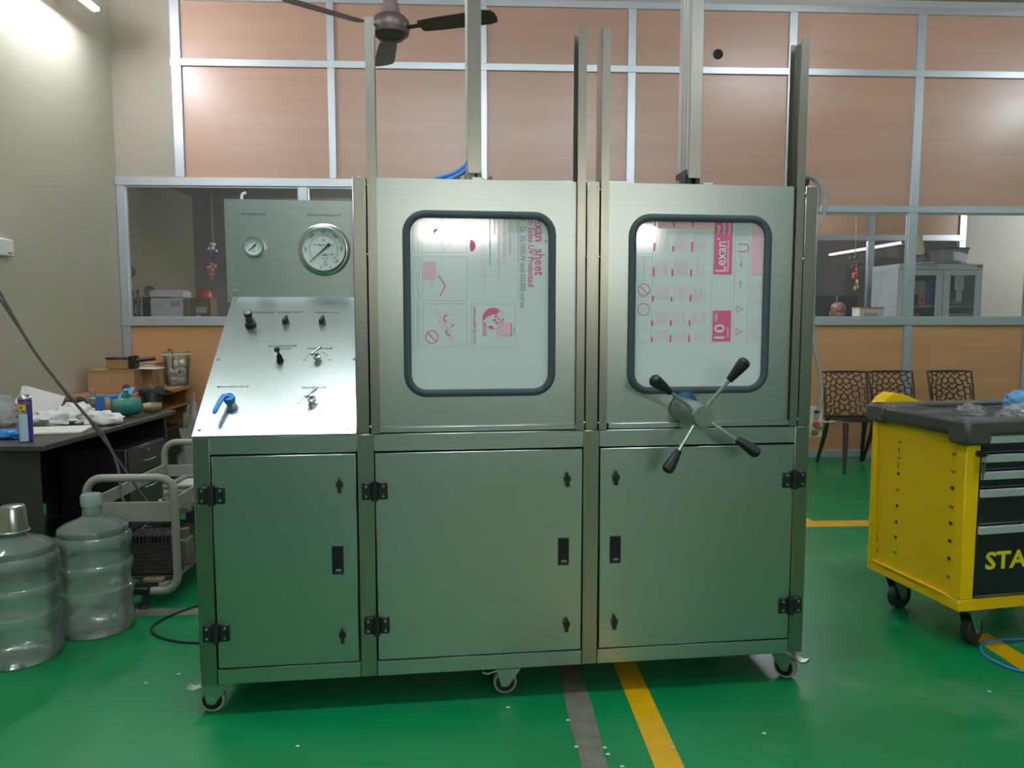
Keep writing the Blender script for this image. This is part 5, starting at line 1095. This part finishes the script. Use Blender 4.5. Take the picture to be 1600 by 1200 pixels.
t = thing('red_dome', 'red domed hard hat lying on the brown carton', 'hat', (-2.79, 8.17, ZT + .295)); kid('dome', mat('red shell', (170, 50, 50), .4), lambda b: b.lathe([(.08, 0), (.078, .04), (.06, .07), (.03, .085), (.001, .088)], 20), t); kid('brim', mat('red shell', (170, 50, 50), .4), lambda b: b.lathe([(.09, .0), (.092, .006), (.07, .012)], 20), t)
def figure(loc, label, ball):
    t = thing('trophy', label, 'trophy', loc); SV = mat('trophy silver', (150, 148, 140), .25, .9)
    kid('base', DARK, lambda b: b.box(-.035, .035, -.035, .035, 0, .10, .004), t)
    kid('figure', SV, lambda b: b.lathe([(.001, .1), (.026, .1), (.02, .13), (.010, .16), (.018, .2), (.026, .26), (.018, .30), (.008, .32), (.016, .34), (.016, .36), (.001, .375)], 14), t)
    if ball: kid('globe', mat('grey blue globe', (84, 104, 116), .4), lambda b: b.ball((-.02, 0, .56), .06, 16, 10), t); kid('globe_stem', SV, lambda b: b.cyl((0, 0, .37), (-.02, 0, .52), .012, n=8), t)
figure((-3.50, 8.12, ZT), 'silver trophy carrying a grey blue globe behind the left glass', True)
figure((-3.42, 8.06, ZT - .0), 'short silver trophy beside the globe trophy', False)
t = thing('dark_box', 'black box standing between trophies and white carton', 'box', (-3.36, 8.14, ZT)); kid('body', mat('black card', (34, 34, 36), .6), lambda b: b.box(-.03, .06, -.06, .14, 0, .29, .003), t); kid('lid', BLACK, lambda b: b.box(-.033, .063, -.063, .143, .29, .30, .002), t)
t = thing('desk_clock', 'round brown framed clock with red trim on the black box', 'clock', (-3.35, 8.18, ZT + .30)); kid('frame', mat('brown clock', (120, 96, 76), .5), lambda b: b.tube([(.05 * math.cos(a), 0, .06 + .05 * math.sin(a)) for a in [2 * math.pi * k / 20 for k in range(20)]], .012, 8, closed=True), t); kid('face', mat('clock face', (130, 120, 100), .5), lambda b: b.lathe([(.05, 0), (.05, .004), (.001, .004)], 18, front(0, 0, .06)), t); kid('foot', mat('red foot', (190, 70, 50), .5), lambda b: b.box(.02, .07, -.02, .02, 0, .05, .006), t)
t = thing('wall_switch', 'white switch with a hanging cord on the dim office wall', 'switch', (-3.13, 10.19, 2.0)); kid('plate', GREY, lambda b: b.box(-.03, .03, -.03, 0, -.1, .08, .004), t); kid('cord', GREY, lambda b: b.tube(smooth_path([(.03, -.01, .06), (.1, -.01, 0), (.16, -.01, -.12), (.2, -.01, -.3)]), .006, 6), t)
